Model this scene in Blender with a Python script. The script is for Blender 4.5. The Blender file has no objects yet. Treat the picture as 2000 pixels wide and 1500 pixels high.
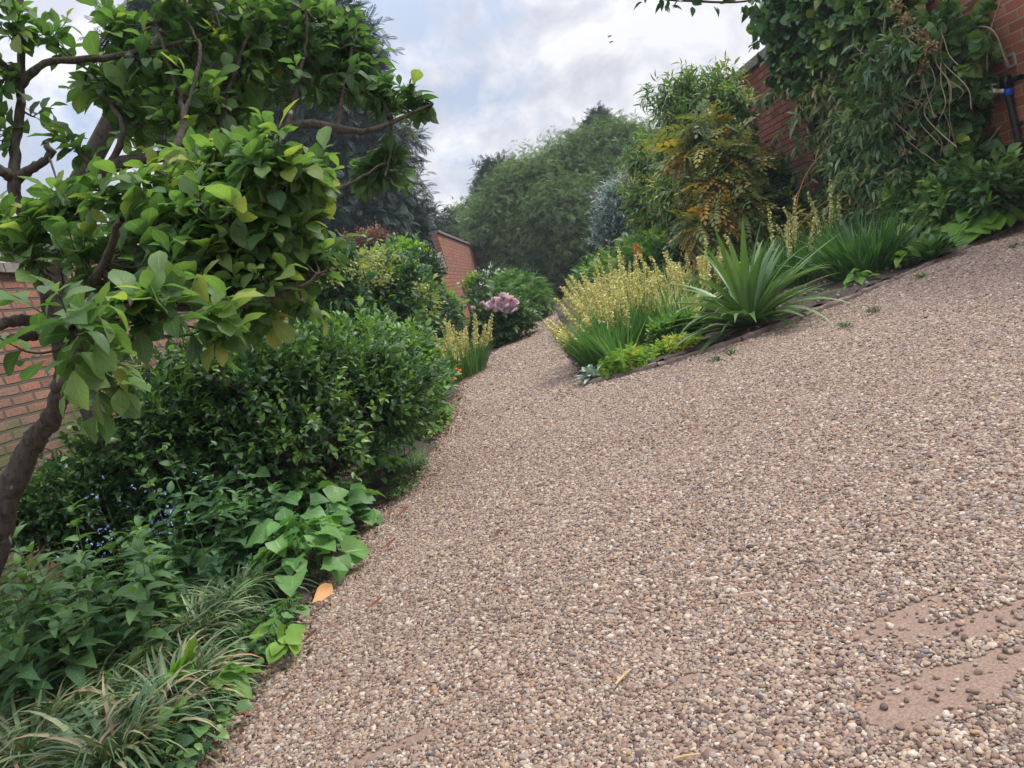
import bpy, math, numpy as np
from mathutils import Matrix, Vector
C = bpy.context.scene.collection
SC = bpy.context.scene
# ------------------------------------------------------------------ camera
CH = 1.10                       # height of the held phone
FPX = 1500.0                    # focal length in photo pixels (2000 wide)
PITCH, ROLL = math.radians(6.6), math.radians(17.0)
Fv = np.array([0, math.cos(PITCH), -math.sin(PITCH)])
_u0 = np.array([0, math.sin(PITCH), math.cos(PITCH)]); _r0 = np.array([1., 0, 0])
Rv = math.cos(ROLL)*_r0 - math.sin(ROLL)*_u0
Uv = math.sin(ROLL)*_r0 + math.cos(ROLL)*_u0
ORG = np.array([0, 0, CH])
cd = bpy.data.cameras.new('camera'); cam = bpy.data.objects.new('camera', cd); C.objects.link(cam)
cd.sensor_width = 36.0; cd.lens = 36.0*FPX/2000; cd.clip_start = 0.05; cd.clip_end = 3000
cam.matrix_world = Matrix(((Rv[0], Uv[0], -Fv[0], 0), (Rv[1], Uv[1], -Fv[1], 0), (Rv[2], Uv[2], -Fv[2], CH), (0, 0, 0, 1)))
SC.camera = cam
# ------------------------------------------------------------------ sky, sun, exposure
SUN_EL, SUN_AZ = math.radians(52), math.radians(75)      # azimuth from +Y towards +X
w = bpy.data.worlds.new('World'); SC.world = w; w.use_nodes = True
nt = w.node_tree; nt.nodes.clear(); N = nt.nodes.new; L = nt.links.new
out = N('ShaderNodeOutputWorld'); bg = N('ShaderNodeBackground'); bg.inputs['Strength'].default_value = 0.1
sky = N('ShaderNodeTexSky'); sky.sky_type = 'NISHITA'; sky.sun_disc = False
sky.sun_elevation = SUN_EL; sky.sun_rotation = SUN_AZ; sky.air_density = 1.2; sky.dust_density = 2.5
tc = N('ShaderNodeTexCoord'); sep = N('ShaderNodeSeparateXYZ'); L(tc.outputs['Generated'], sep.inputs[0])
zc = N('ShaderNodeMath'); zc.operation = 'MAXIMUM'; zc.inputs[1].default_value = 0.0; L(sep.outputs[2], zc.inputs[0])
za = N('ShaderNodeMath'); za.operation = 'ADD'; za.inputs[1].default_value = 0.75; L(zc.outputs[0], za.inputs[0])
dx = N('ShaderNodeMath'); dx.operation = 'DIVIDE'; L(sep.outputs[0], dx.inputs[0]); L(za.outputs[0], dx.inputs[1])
dy = N('ShaderNodeMath'); dy.operation = 'DIVIDE'; L(sep.outputs[1], dy.inputs[0]); L(za.outputs[0], dy.inputs[1])
cmb = N('ShaderNodeCombineXYZ'); L(dx.outputs[0], cmb.inputs[0]); L(dy.outputs[0], cmb.inputs[1]); cmb.inputs[2].default_value = 2.2
n1 = N('ShaderNodeTexNoise'); n1.inputs['Scale'].default_value = 4.6; n1.inputs['Detail'].default_value = 9; n1.inputs['Roughness'].default_value = 0.6; n1.inputs['Distortion'].default_value = 0.15
L(cmb.outputs[0], n1.inputs['Vector'])
cov = N('ShaderNodeValToRGB'); cov.color_ramp.elements[0].position = 0.39; cov.color_ramp.elements[1].position = 0.50
L(n1.outputs['Fac'], cov.inputs[0])
mp = N('ShaderNodeMapping'); mp.inputs['Location'].default_value = (5.3, 2.1, 1.0); L(cmb.outputs[0], mp.inputs[0])
n2 = N('ShaderNodeTexNoise'); n2.inputs['Scale'].default_value = 8.0; n2.inputs['Detail'].default_value = 10; n2.inputs['Roughness'].default_value = 0.58; n2.inputs['Distortion'].default_value = 0.3; L(mp.outputs[0], n2.inputs['Vector'])
shade = N('ShaderNodeValToRGB')
shade.color_ramp.elements[0].position = 0.40; shade.color_ramp.elements[0].color = (3.9, 4.05, 4.7, 1)
shade.color_ramp.elements[1].position = 0.60; shade.color_ramp.elements[1].color = (6.4, 6.4, 6.75, 1)
L(n2.outputs['Fac'], shade.inputs[0])
blue = N('ShaderNodeMix'); blue.data_type = 'RGBA'; blue.inputs[0].default_value = 0.8
L(sky.outputs[0], blue.inputs[6]); blue.inputs[7].default_value = (3.6, 4.2, 5.4, 1)
mx = N('ShaderNodeMix'); mx.data_type = 'RGBA'
L(cov.outputs[0], mx.inputs[0]); L(blue.outputs[2], mx.inputs[6]); L(shade.outputs[0], mx.inputs[7])
zen = N('ShaderNodeMapRange'); zen.inputs[1].default_value = 0.25; zen.inputs[2].default_value = 1.0; zen.inputs[3].default_value = 1.0; zen.inputs[4].default_value = 2.2; L(sep.outputs[2], zen.inputs[0])
zsc = N('ShaderNodeVectorMath'); zsc.operation = 'SCALE'; L(mx.outputs[2], zsc.inputs[0]); L(zen.outputs[0], zsc.inputs['Scale'])
L(zsc.outputs[0], bg.inputs['Color']); L(bg.outputs[0], out.inputs[0])
sd = bpy.data.lights.new('sun', 'SUN'); sun = bpy.data.objects.new('sun', sd); C.objects.link(sun)
sd.energy = 2.0; sd.angle = math.radians(14); sd.color = (1, 0.95, 0.87)
sv = Vector((math.sin(SUN_AZ)*math.cos(SUN_EL), math.cos(SUN_AZ)*math.cos(SUN_EL), math.sin(SUN_EL)))
sun.rotation_euler = (-sv).to_track_quat('-Z', 'Y').to_euler()
SC.view_settings.view_transform = 'Standard'; SC.view_settings.look = 'None'; SC.view_settings.gamma = 1
SC.view_settings.exposure = 0.64
SC.render.engine = 'CYCLES'
SC.cycles.max_bounces = 6; SC.cycles.diffuse_bounces = 3; SC.cycles.glossy_bounces = 2; SC.cycles.transmission_bounces = 3
SC.cycles.use_denoising = True
# ------------------------------------------------------------------ points from the photo's rays
def ray(px, py): return Fv*FPX + Rv*(px-1000) + Uv*(750-py)
def P(px, py, Y):
    d = ray(px, py); return ORG + d*(Y/d[1])
def G(px, py, z=0.0):
    d = ray(px, py); return ORG + d*((z-CH)/d[2])
def proj(Q):
    d = np.asarray(Q)-ORG; z = d@Fv; z = np.where(z < 0.01, 0.01, z)
    return 1000+FPX*(d@Rv)/z, 750-FPX*(d@Uv)/z, z
def onwall(px, py, x0, azd):
    s, c = math.sin(math.radians(azd)), math.cos(math.radians(azd))
    d = ray(px, py); t = (x0*c)/(d[0]*c-d[1]*s); return ORG+d*t
def B(px, py, Y, r, ry=None):
    c = P(px, py, Y); k = Y/FPX; ry = r if ry is None else ry
    return (c, np.array([r*k, 0.5*(r+ry)*k, ry*k]))
# ------------------------------------------------------------------ naming helpers
def tag(o, label=None, cat=None, group=None, kind=None):
    if label: o['label'] = label
    if cat: o['category'] = cat
    if group: o['group'] = group
    if kind: o['kind'] = kind
    return o
def empty(name, loc, label, cat, group=None, rz=0.0):
    o = bpy.data.objects.new(name, None); C.objects.link(o); o.location = loc; o.rotation_euler = (0, 0, rz)
    o.empty_display_size = 0.2
    return tag(o, label, cat, group)
# ------------------------------------------------------------------ mesh collector
def nrm(v): return v/np.maximum(np.linalg.norm(v, axis=-1, keepdims=True), 1e-9)
class MB:
    def __init__(s): s.V = []; s.Q = []; s.UV = []; s.T = []; s.M = []; s.n = 0
    def add(s, V, Q, UV=None, T=None, m=0):
        V = np.asarray(V, float).reshape(-1, 3); Q = np.asarray(Q, int).reshape(-1, 4)
        s.V.append(V); s.Q.append(Q+s.n)
        s.UV.append(np.zeros((len(V), 2)) if UV is None else np.asarray(UV, float))
        s.T.append(np.full(len(V), 0.5) if T is None else np.broadcast_to(np.asarray(T, float), (len(V),)))
        s.M.append(np.full(len(Q), m)); s.n += len(V); return s
    def box(s, c, h, rz=0, T=0.5, m=0, taper=1.0, tilt=0.0):
        x, y, z = h; v = []
        for sz in (-1, 1):
            k = taper if sz > 0 else 1
            for a, b in ((-1, -1), (1, -1), (1, 1), (-1, 1)): v.append([a*x*k, b*y*k, sz*z])
        v = np.array(v, float)
        if tilt: ct, st = math.cos(tilt), math.sin(tilt); v = v@np.array([[1, 0, 0], [0, ct, st], [0, -st, ct]])
        c_, s_ = math.cos(rz), math.sin(rz); v = v@np.array([[c_, s_, 0], [-s_, c_, 0], [0, 0, 1]])+np.asarray(c)
        return s.add(v, [[0, 3, 2, 1], [4, 5, 6, 7], [0, 1, 5, 4], [1, 2, 6, 5], [2, 3, 7, 6], [3, 0, 4, 7]], T=T, m=m)
    def tubes(s, A, R, sides=5, T=0.5, m=0):
        A = np.asarray(A, float); R = np.asarray(R, float)
        if A.ndim == 2: A = A[None]; R = R[None]
        n, k, _ = A.shape; R = np.broadcast_to(R, (n, k))
        t = nrm(np.gradient(A, axis=1)); ref = np.array([0.31, 0.22, 0.92]); alt = np.array([0.9, -0.3, 0.1])
        a = np.cross(t, ref); bad = np.linalg.norm(a, axis=-1, keepdims=True) < 0.25
        a = nrm(np.where(bad.any(axis=1, keepdims=True), np.cross(t, alt), a)); b = np.cross(t, a)
        th = np.arange(sides)*2*math.pi/sides
        V = A[:, :, None]+R[:, :, None, None]*(a[:, :, None]*np.cos(th)[:, None]+b[:, :, None]*np.sin(th)[:, None])
        j = np.arange(sides); j2 = (j+1) % sides; kk = np.arange(k-1)[:, None]
        q = np.stack([kk*sides+j, kk*sides+j2, (kk+1)*sides+j2, (kk+1)*sides+j], -1).reshape(-1, 4)
        Q = (q[None]+(np.arange(n)*k*sides)[:, None, None]).reshape(-1, 4)
        uv = np.stack(np.broadcast_arrays(j[None, :]/sides, np.arange(k)[:, None]/k), -1).reshape(-1, 2)
        Tn = np.asarray(T, float); Tn = np.repeat(np.broadcast_to(Tn, (n,)), k*sides)
        return s.add(V, Q, np.tile(uv, (n, 1)), Tn, m)
    def leaves(s, tpl, Pn, D, Nn, size, droop=0.0, T=None, m=0, wid=1.0, cup=0.0):
        TV, TQ, TUV = tpl; n = len(Pn)
        if n == 0: return s
        D = nrm(D); S = nrm(np.cross(Nn, D)); Nn = np.cross(D, S)
        size = np.broadcast_to(np.asarray(size, float), (n,)); droop = np.broadcast_to(np.asarray(droop, float), (n,))
        wid = np.broadcast_to(np.asarray(wid, float), (n,))
        x = TV[:, 0]; y = TV[:, 1][None]*wid[:, None]; z = TV[:, 2][None]-droop[:, None]*x[None]**2 + cup*np.abs(y)**1.5
        xx = x[None]*(1-0.25*np.abs(droop[:, None])*x[None])
        V = Pn[:, None]+size[:, None, None]*(xx[..., None]*D[:, None]+y[..., None]*S[:, None]+z[..., None]*Nn[:, None])
        Q = (TQ[None]+(np.arange(n)*len(TV))[:, None, None]).reshape(-1, 4)
        T = np.full(n, 0.5) if T is None else np.broadcast_to(np.asarray(T, float), (n,))
        return s.add(V.reshape(-1, 3), Q, np.tile(TUV, (n, 1)), np.repeat(T, len(TV)), m)
    def blades(s, base, az, tilt, Ln, wd, droop, K=7, T=None, m=0, fold=0.25, teeth=0, twist=0.0, wprof=None):
        """strap leaves as folded ribbons bending under their own weight"""
        n = len(az); az = np.asarray(az, float); tt = np.linspace(0, 1, K)
        ang = np.asarray(tilt)[:, None]+np.asarray(droop)[:, None]*tt[None]**1.5          # angle from the vertical
        seg = (np.asarray(Ln)/(K-1))[:, None]
        dr = np.sin(ang)*seg; dz = np.cos(ang)*seg
        r = np.concatenate([np.zeros((n, 1)), np.cumsum(dr[:, :-1], 1)], 1); z = np.concatenate([np.zeros((n, 1)), np.cumsum(dz[:, :-1], 1)], 1)
        h = np.stack([np.sin(az), np.cos(az), np.zeros(n)], -1); sd_ = np.stack([np.cos(az), -np.sin(az), np.zeros(n)], -1)
        A = base[:, None]+r[..., None]*h[:, None]+z[..., None]*np.array([0, 0, 1.])
        nn = -np.cos(ang)[..., None]*h[:, None]+np.sin(ang)[..., None]*np.array([0, 0, 1.])
        wp = (np.clip(np.minimum(1.0, (1-tt)*2.2+0.02), 0.02, 1)*(0.75+0.25*np.minimum(1, tt*4))) if wprof is None else wprof(tt)
        if teeth: wp = wp*(1+teeth*np.where(np.arange(K) % 2, 1, 0)*(tt < 0.97))
        W = np.asarray(wd)[:, None]*wp[None]*0.5
        tw = twist*tt[None]*np.where(np.arange(n) % 2, 1, -1)[:, None] if twist else np.zeros((1, K))
        S = sd_[:, None]*np.cos(tw)[..., None]+nn*np.sin(tw)[..., None]
        Lf = A-W[..., None]*S+fold*W[..., None]*nn; Rt = A+W[..., None]*S+fold*W[..., None]*nn
        V = np.stack([Lf, A, Rt], 2).reshape(n, K*3, 3)
        kk = np.arange(K-1)[:, None]*3; c = np.arange(2)[None]
        q = np.stack([kk+c, kk+c+1, kk+c+4, kk+c+3], -1).reshape(-1, 4)
        Q = (q[None]+(np.arange(n)*K*3)[:, None, None]).reshape(-1, 4)
        uv = np.stack(np.broadcast_arrays(tt[:, None], np.array([0, .5, 1])[None]), -1).reshape(-1, 2)
        T = np.full(n, .5) if T is None else T
        return s.add(V.reshape(-1, 3), Q, np.tile(uv, (n, 1)), np.repeat(T, K*3), m)
    def build(s, name, mats, parent=None, smooth=True):
        V = np.concatenate(s.V); Q = np.concatenate(s.Q); UV = np.concatenate(s.UV); T = np.concatenate(s.T); M = np.concatenate(s.M)
        me = bpy.data.meshes.new(name)
        if parent is not None: V = V-np.array(parent['_w'])
        me.vertices.add(len(V)); me.vertices.foreach_set('co', V.astype(np.float32).ravel())
        me.loops.add(len(Q)*4); me.loops.foreach_set('vertex_index', Q.astype(np.int32).ravel())
        me.polygons.add(len(Q)); me.polygons.foreach_set('loop_start', (np.arange(len(Q))*4).astype(np.int32))
        me.polygons.foreach_set('material_index', M.astype(np.int32))
        me.polygons.foreach_set('use_smooth', np.full(len(Q), smooth))
        ul = me.uv_layers.new(name='UVMap'); ul.data.foreach_set('uv', UV[Q.ravel()].astype(np.float32).ravel())
        at = me.attributes.new('tint', 'FLOAT', 'POINT'); at.data.foreach_set('value', T.astype(np.float32))
        me.update(calc_edges=True)
        for mt in (mats if isinstance(mats, (list, tuple)) else [mats]): me.materials.append(mt)
        o = bpy.data.objects.new(name, me); C.objects.link(o)
        if parent is not None: o.parent = parent
        return o
_roots = {}
def thing(name, loc, label, cat, group=None):
    o = empty(name, tuple(float(a) for a in loc), label, cat, group); o['_w'] = [float(a) for a in loc]; ROOTS.append(o); return o
ROOTS = []
# ------------------------------------------------------------------ leaf templates
def grid_leaf(rows, prof, fold=0.15, cols=3, curve=0.0, wave=0.0, x0=0.0):
    ts = np.linspace(0, 1, rows+1); V = []; UV = []
    for i, t in enumerate(ts):
        wd = prof(t)
        for j in range(cols):
            y = (j/(cols-1)-.5)*2*wd; V.append([x0+t*(1-x0), y, fold*abs(y)-curve*t*t+wave*math.sin(i*2.4+j)*wd*(j != 1)]); UV.append([t, j/(cols-1)])
    Q = []
    for i in range(rows):
        for j in range(cols-1):
            a = i*cols+j; Q.append([a, a+1, a+cols+1, a+cols])
    return np.array(V), np.array(Q), np.array(UV)
def lens(wmax, pk=0.5, e=1.0, tip=0.012):
    def f(t):
        u = t**(math.log(.5)/math.log(pk)); return max(tip, wmax*math.sin(math.pi*u)**e)
    return f
T_MAG = grid_leaf(6, lens(.27, .62, .8), fold=.25, wave=.12)
T_OVATE = grid_leaf(4, lens(.24, .38, .85), fold=.35, wave=.06)
T_OV2 = grid_leaf(2, lens(.26, .45, .8, .03), fold=.3)
T_ROUND = grid_leaf(5, lambda t: max(.02, .5*math.sin(math.pi*min(1, .12+.88*t)**.8)**.7), fold=.25, wave=.08)
T_HEART = grid_leaf(6, lambda t: max(.015, .46*(math.sin(math.pi*min(1, .16+.84*t)**.62))**.85), fold=.3, wave=.12)
T_LANCE = grid_leaf(3, lens(.1, .4, .8), fold=.3)
T_LAN1 = grid_leaf(2, lens(.12, .45, .8, .01), fold=.2, cols=2)
T_DIA = grid_leaf(2, lens(.3, .5, .8, .04), fold=0, cols=2)
T_PETAL = grid_leaf(3, lambda t: .12+.36*math.sin(math.pi*min(.85, t*.85)), fold=.5)
def pinnate(np_, ll, lw, ang=60, taper=True, droop=.1, seg=1):
    V = []; Q = []; UV = []
    def quad(a, b, c, d):
        k = len(V); V.extend([a, b, c, d]); UV.extend([[0, .5], [.5, 0], [1, .5], [.5, 1]]); Q.append([k, k+1, k+2, k+3])
    quad([0, -.006, 0], [1, -.004, -droop], [1, .004, -droop], [0, .006, 0])
    for i in range(np_+1):
        t = .12+.88*i/np_; l = ll*(math.sin(math.pi*(.25+.65*t))**.7 if taper else 1)
        for sgn in ((-1, 1) if i < np_ else (0,)):
            a = math.radians(ang*(1-.3*t)) if sgn else 0
            dx_, dy_ = math.cos(a)*l, sgn*math.sin(a)*l; nx, ny = -dy_/l*lw/2, dx_/l*lw/2
            z0 = -droop*t*t; zt = z0-.12*l*(1+t)
            b = np.array([t, 0, z0]); m_ = b+np.array([dx_*.45, dy_*.45, (zt-z0)*.3+.02*l]); e = b+np.array([dx_, dy_, zt-z0])
            quad(b, m_-[nx, ny, 0], e, m_+[nx, ny, 0])
    return np.array(V), np.array(Q), np.array(UV)
T_FROND = pinnate(7, .42, .06, 55)
T_CEDAR = pinnate(7, .42, .085, 60, droop=.12)
T_YEW = pinnate(6, .5, .09, 50, droop=.35)
T_ROWAN = pinnate(6, .34, .15, 65, droop=.3)
T_FERN = pinnate(9, .38, .1, 70, droop=.4)
_a = np.arange(6)*math.pi/3
def blobtpl():
    # small lumpy bead used for florets
    V = []; Q = []; UV = []
    for i, (r, z) in enumerate(((.25, -.5), (.5, -.1), (.46, .3), (.15, .52))):
        for j in range(6): V.append([r*math.cos(_a[j]), r*math.sin(_a[j]), z+.12*math.sin(j*2.1+i)]); UV.append([j/6, z])
    for i in range(3):
        for j in range(6): Q.append([i*6+j, i*6+(j+1) % 6, i*6+6+(j+1) % 6, i*6+6+j])
    return np.array(V), np.array(Q), np.array(UV)
T_BEAD = blobtpl()
# ------------------------------------------------------------------ materials
def newmat(name):
    m = bpy.data.materials.new(name); m.use_nodes = True; t = m.node_tree; t.nodes.clear(); return m, t, t.nodes.new, t.links.new
def ramp(n, stops):
    r = n('ShaderNodeValToRGB'); e = r.color_ramp.elements
    while len(e) < len(stops): e.new(0.5)
    for i, (p_, c) in enumerate(stops): e[i].position = p_; e[i].color = (*c, 1)
    return r
LEAFGAIN = 1.3
def leafmat(name, stops, rough=.45, trans=.35, rib=0.0, mottle=.25, tcol=(1.25, 1.35, .55), spec=.5):
    m, t, n, l = newmat(name)
    o = n('ShaderNodeOutputMaterial'); a = n('ShaderNodeAttribute'); a.attribute_name = 'tint'
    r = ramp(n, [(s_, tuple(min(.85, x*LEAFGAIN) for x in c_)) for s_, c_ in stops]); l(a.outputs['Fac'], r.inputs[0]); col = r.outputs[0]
    g = n('ShaderNodeNewGeometry'); nz = n('ShaderNodeTexNoise'); nz.inputs['Scale'].default_value = 9; nz.inputs['Detail'].default_value = 3
    l(g.outputs['Position'], nz.inputs['Vector'])
    mr = n('ShaderNodeMapRange'); mr.inputs[1].default_value = .3; mr.inputs[2].default_value = .7; mr.inputs[3].default_value = 1-mottle; mr.inputs[4].default_value = 1+mottle
    l(nz.outputs['Fac'], mr.inputs[0]); vm = n('ShaderNodeVectorMath'); vm.operation = 'SCALE'; l(col, vm.inputs[0]); l(mr.outputs[0], vm.inputs['Scale']); col = vm.outputs[0]
    p = n('ShaderNodeBsdfPrincipled')
    if rib:
        uv = n('ShaderNodeUVMap'); sx = n('ShaderNodeSeparateXYZ'); l(uv.outputs[0], sx.inputs[0])
        s1 = n('ShaderNodeMath'); s1.operation = 'SUBTRACT'; s1.inputs[1].default_value = .5; l(sx.outputs[1], s1.inputs[0])
        ab = n('ShaderNodeMath'); ab.operation = 'ABSOLUTE'; l(s1.outputs[0], ab.inputs[0])
        # side veins: u - |v| repeated
        sb = n('ShaderNodeMath'); sb.operation = 'MULTIPLY_ADD'; sb.inputs[1].default_value = -.55; l(ab.outputs[0], sb.inputs[0]); l(sx.outputs[0], sb.inputs[2])
        fr = n('ShaderNodeMath'); fr.operation = 'PINGPONG'; fr.inputs[1].default_value = .06; l(sb.outputs[0], fr.inputs[0])
        m1 = n('ShaderNodeMapRange'); m1.inputs[1].default_value = .0; m1.inputs[2].default_value = .05; m1.inputs[3].default_value = 1; m1.inputs[4].default_value = 0; l(ab.outputs[0], m1.inputs[0])
        m2 = n('ShaderNodeMapRange'); m2.inputs[1].default_value = .0; m2.inputs[2].default_value = .016; m2.inputs[3].default_value = .6; m2.inputs[4].default_value = 0; l(fr.outputs[0], m2.inputs[0])
        mxx = n('ShaderNodeMath'); mxx.operation = 'MAXIMUM'; l(m1.outputs[0], mxx.inputs[0]); l(m2.outputs[0], mxx.inputs[1])
        ml = n('ShaderNodeMath'); ml.operation = 'MULTIPLY'; ml.inputs[1].default_value = rib; l(mxx.outputs[0], ml.inputs[0])
        mc = n('ShaderNodeMix'); mc.data_type = 'RGBA'; mc.blend_type = 'SCREEN'; l(ml.outputs[0], mc.inputs[0]); l(col, mc.inputs[6]); mc.inputs[7].default_value = (.30, .38, .14, 1); 
        col = mc.outputs[2]
        bp = n('ShaderNodeBump'); bp.inputs['Strength'].default_value = .35; bp.inputs['Distance'].default_value = .004; bp.invert = True; l(mxx.outputs[0], bp.inputs['Height']); l(bp.outputs[0], p.inputs['Normal'])
    l(col, p.inputs['Base Color']); p.inputs['Roughness'].default_value = rough; p.inputs['Specular IOR Level'].default_value = spec
    if trans:
        tr = n('ShaderNodeBsdfTranslucent'); tm = n('ShaderNodeVectorMath'); tm.operation = 'MULTIPLY'; tm.inputs[1].default_value = tcol
        l(col, tm.inputs[0]); l(tm.outputs[0], tr.inputs[0]); ms = n('ShaderNodeMixShader'); ms.inputs[0].default_value = trans
        l(p.outputs[0], ms.inputs[1]); l(tr.outputs[0], ms.inputs[2]); l(ms.outputs[0], o.inputs[0])
    else: l(p.outputs[0], o.inputs[0])
    return m
def roughmat(name, c1, c2, scale=12, rough=.85, bump=.4, dist=.01, c3=None, detail=6, stretch=(1, 1, 1), spots=None):
    m, t, n, l = newmat(name); o = n('ShaderNodeOutputMaterial'); p = n('ShaderNodeBsdfPrincipled')
    tcn = n('ShaderNodeTexCoord'); mpn = n('ShaderNodeMapping'); mpn.inputs['Scale'].default_value = stretch; l(tcn.outputs['Object'], mpn.inputs[0])
    nz = n('ShaderNodeTexNoise'); nz.inputs['Scale'].default_value = scale; nz.inputs['Detail'].default_value = detail; nz.inputs['Roughness'].default_value = .65; l(mpn.outputs[0], nz.inputs['Vector'])
    st = [(.32, c1), (.66, c2)] if c3 is None else [(.3, c1), (.5, c2), (.72, c3)]
    r = ramp(n, st); l(nz.outputs['Fac'], r.inputs[0]); col = r.outputs[0]
    if spots:
        v = n('ShaderNodeTexNoise'); v.inputs['Scale'].default_value = spots[1]; v.inputs['Detail'].default_value = 2; l(tcn.outputs['Object'], v.inputs['Vector'])
        mr = n('ShaderNodeMapRange'); mr.inputs[1].default_value = spots[2]; mr.inputs[2].default_value = spots[2]+.04; l(v.outputs['Fac'], mr.inputs[0])
        mc = n('ShaderNodeMix'); mc.data_type = 'RGBA'; l(mr.outputs[0], mc.inputs[0]); l(col, mc.inputs[6]); mc.inputs[7].default_value = (*spots[0], 1); col = mc.outputs[2]
    l(col, p.inputs['Base Color']); p.inputs['Roughness'].default_value = rough
    bp = n('ShaderNodeBump'); bp.inputs['Strength'].default_value = bump; bp.inputs['Distance'].default_value = dist; l(nz.outputs['Fac'], bp.inputs['Height']); l(bp.outputs[0], p.inputs['Normal'])
    l(p.outputs[0], o.inputs[0]); return m
def brickmat(name, a, b, mortar, bw=.225, bh=.075, mo=.012, stain=(.12, .10, .09), moss=None, dark=.5, stain_amt=.55):
    m, t, n, l = newmat(name); o = n('ShaderNodeOutputMaterial'); p = n('ShaderNodeBsdfPrincipled')
    tcn = n('ShaderNodeTexCoord'); sp = n('ShaderNodeSeparateXYZ'); l(tcn.outputs['Object'], sp.inputs[0])
    cb = n('ShaderNodeCombineXYZ'); l(sp.outputs[0], cb.inputs[0]); l(sp.outputs[2], cb.inputs[1])
    nd = n('ShaderNodeTexNoise'); nd.inputs['Scale'].default_value = 3.0; nd.inputs['Detail'].default_value = 4; l(tcn.outputs['Object'], nd.inputs['Vector'])
    sc_ = n('ShaderNodeVectorMath'); sc_.operation = 'MULTIPLY_ADD'; sc_.inputs[1].default_value = (bh*.35, bh*.35, 0); l(nd.outputs['Color'], sc_.inputs[0]); l(cb.outputs[0], sc_.inputs[2])
    br = n('ShaderNodeTexBrick'); l(sc_.outputs[0], br.inputs['Vector']); br.inputs['Scale'].default_value = 1; br.inputs['Brick Width'].default_value = bw; br.inputs['Row Height'].default_value = bh
    br.inputs['Mortar Size'].default_value = mo; br.inputs['Mortar Smooth'].default_value = .4; br.inputs['Bias'].default_value = 0
    br.inputs['Color1'].default_value = (0, 0, 0, 1); br.inputs['Color2'].default_value = (1, 1, 1, 1); br.inputs['Mortar'].default_value = (.5, .5, .5, 1); br.offset_frequency = 2
    r = ramp(n, [(0, a), (.45, b), (.75, tuple(x*1.35 for x in a)), (1, tuple(x*dark for x in b))]); l(br.outputs['Color'], r.inputs[0])
    # blotches over several bricks and a fine grain
    n2_ = n('ShaderNodeTexNoise'); n2_.inputs['Scale'].default_value = 1.4; n2_.inputs['Detail'].default_value = 8; n2_.inputs['Roughness'].default_value = .7; l(tcn.outputs['Object'], n2_.inputs['Vector'])
    mr = n('ShaderNodeMapRange'); mr.inputs[1].default_value = .45; mr.inputs[2].default_value = .68; mr.inputs[4].default_value = stain_amt; l(n2_.outputs['Fac'], mr.inputs[0])
    mc = n('ShaderNodeMix'); mc.data_type = 'RGBA'; l(mr.outputs[0], mc.inputs[0]); l(r.outputs[0], mc.inputs[6]); mc.inputs[7].default_value = (*stain, 1)
    col = mc.outputs[2]
    n3_ = n('ShaderNodeTexNoise'); n3_.inputs['Scale'].default_value = 60; n3_.inputs['Detail'].default_value = 4; l(tcn.outputs['Object'], n3_.inputs['Vector'])
    m3 = n('ShaderNodeMapRange'); m3.inputs[1].default_value = .3; m3.inputs[2].default_value = .7; m3.inputs[3].default_value = .65; m3.inputs[4].default_value = 1.3; l(n3_.outputs['Fac'], m3.inputs[0])
    vs = n('ShaderNodeVectorMath'); vs.operation = 'SCALE'; l(col, vs.inputs[0]); l(m3.outputs[0], vs.inputs['Scale'])
    mm = n('ShaderNodeMix'); mm.data_type = 'RGBA'; l(br.outputs['Fac'], mm.inputs[0]); l(vs.outputs[0], mm.inputs[6]); mm.inputs[7].default_value = (*mortar, 1)
    col = mm.outputs[2]
    if moss:
        n4 = n('ShaderNodeTexNoise'); n4.inputs['Scale'].default_value = 2.2; n4.inputs['Detail'].default_value = 7; l(tcn.outputs['Object'], n4.inputs['Vector'])
        hh = n('ShaderNodeMapRange'); hh.inputs[1].default_value = 1.7; hh.inputs[2].default_value = .5; hh.inputs[3].default_value = -.1; hh.inputs[4].default_value = .28; l(sp.outputs[2], hh.inputs[0])
        ad = n('ShaderNodeMath'); l(n4.outputs['Fac'], ad.inputs[0]); l(hh.outputs[0], ad.inputs[1])
        ms = n('ShaderNodeMapRange'); ms.inputs[1].default_value = .56; ms.inputs[2].default_value = .72; ms.inputs[4].default_value = .8; l(ad.outputs[0], ms.inputs[0])
        mg = n('ShaderNodeMix'); mg.data_type = 'RGBA'; l(ms.outputs[0], mg.inputs[0]); l(col, mg.inputs[6]); mg.inputs[7].default_value = (*moss, 1); col = mg.outputs[2]
    l(col, p.inputs['Base Color']); p.inputs['Roughness'].default_value = .9; p.inputs['Specular IOR Level'].default_value = .25
    iv = n('ShaderNodeMath'); iv.operation = 'SUBTRACT'; iv.inputs[0].default_value = 1; l(br.outputs['Fac'], iv.inputs[1])
    ad2 = n('ShaderNodeMath'); ad2.operation = 'MULTIPLY_ADD'; ad2.inputs[1].default_value = .35; l(n3_.outputs['Fac'], ad2.inputs[0]); l(iv.outputs[0], ad2.inputs[2])
    bp = n('ShaderNodeBump'); bp.inputs['Strength'].default_value = .8; bp.inputs['Distance'].default_value = .012; l(ad2.outputs[0], bp.inputs['Height']); l(bp.outputs[0], p.inputs['Normal'])
    l(p.outputs[0], o.inputs[0]); return m
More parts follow.
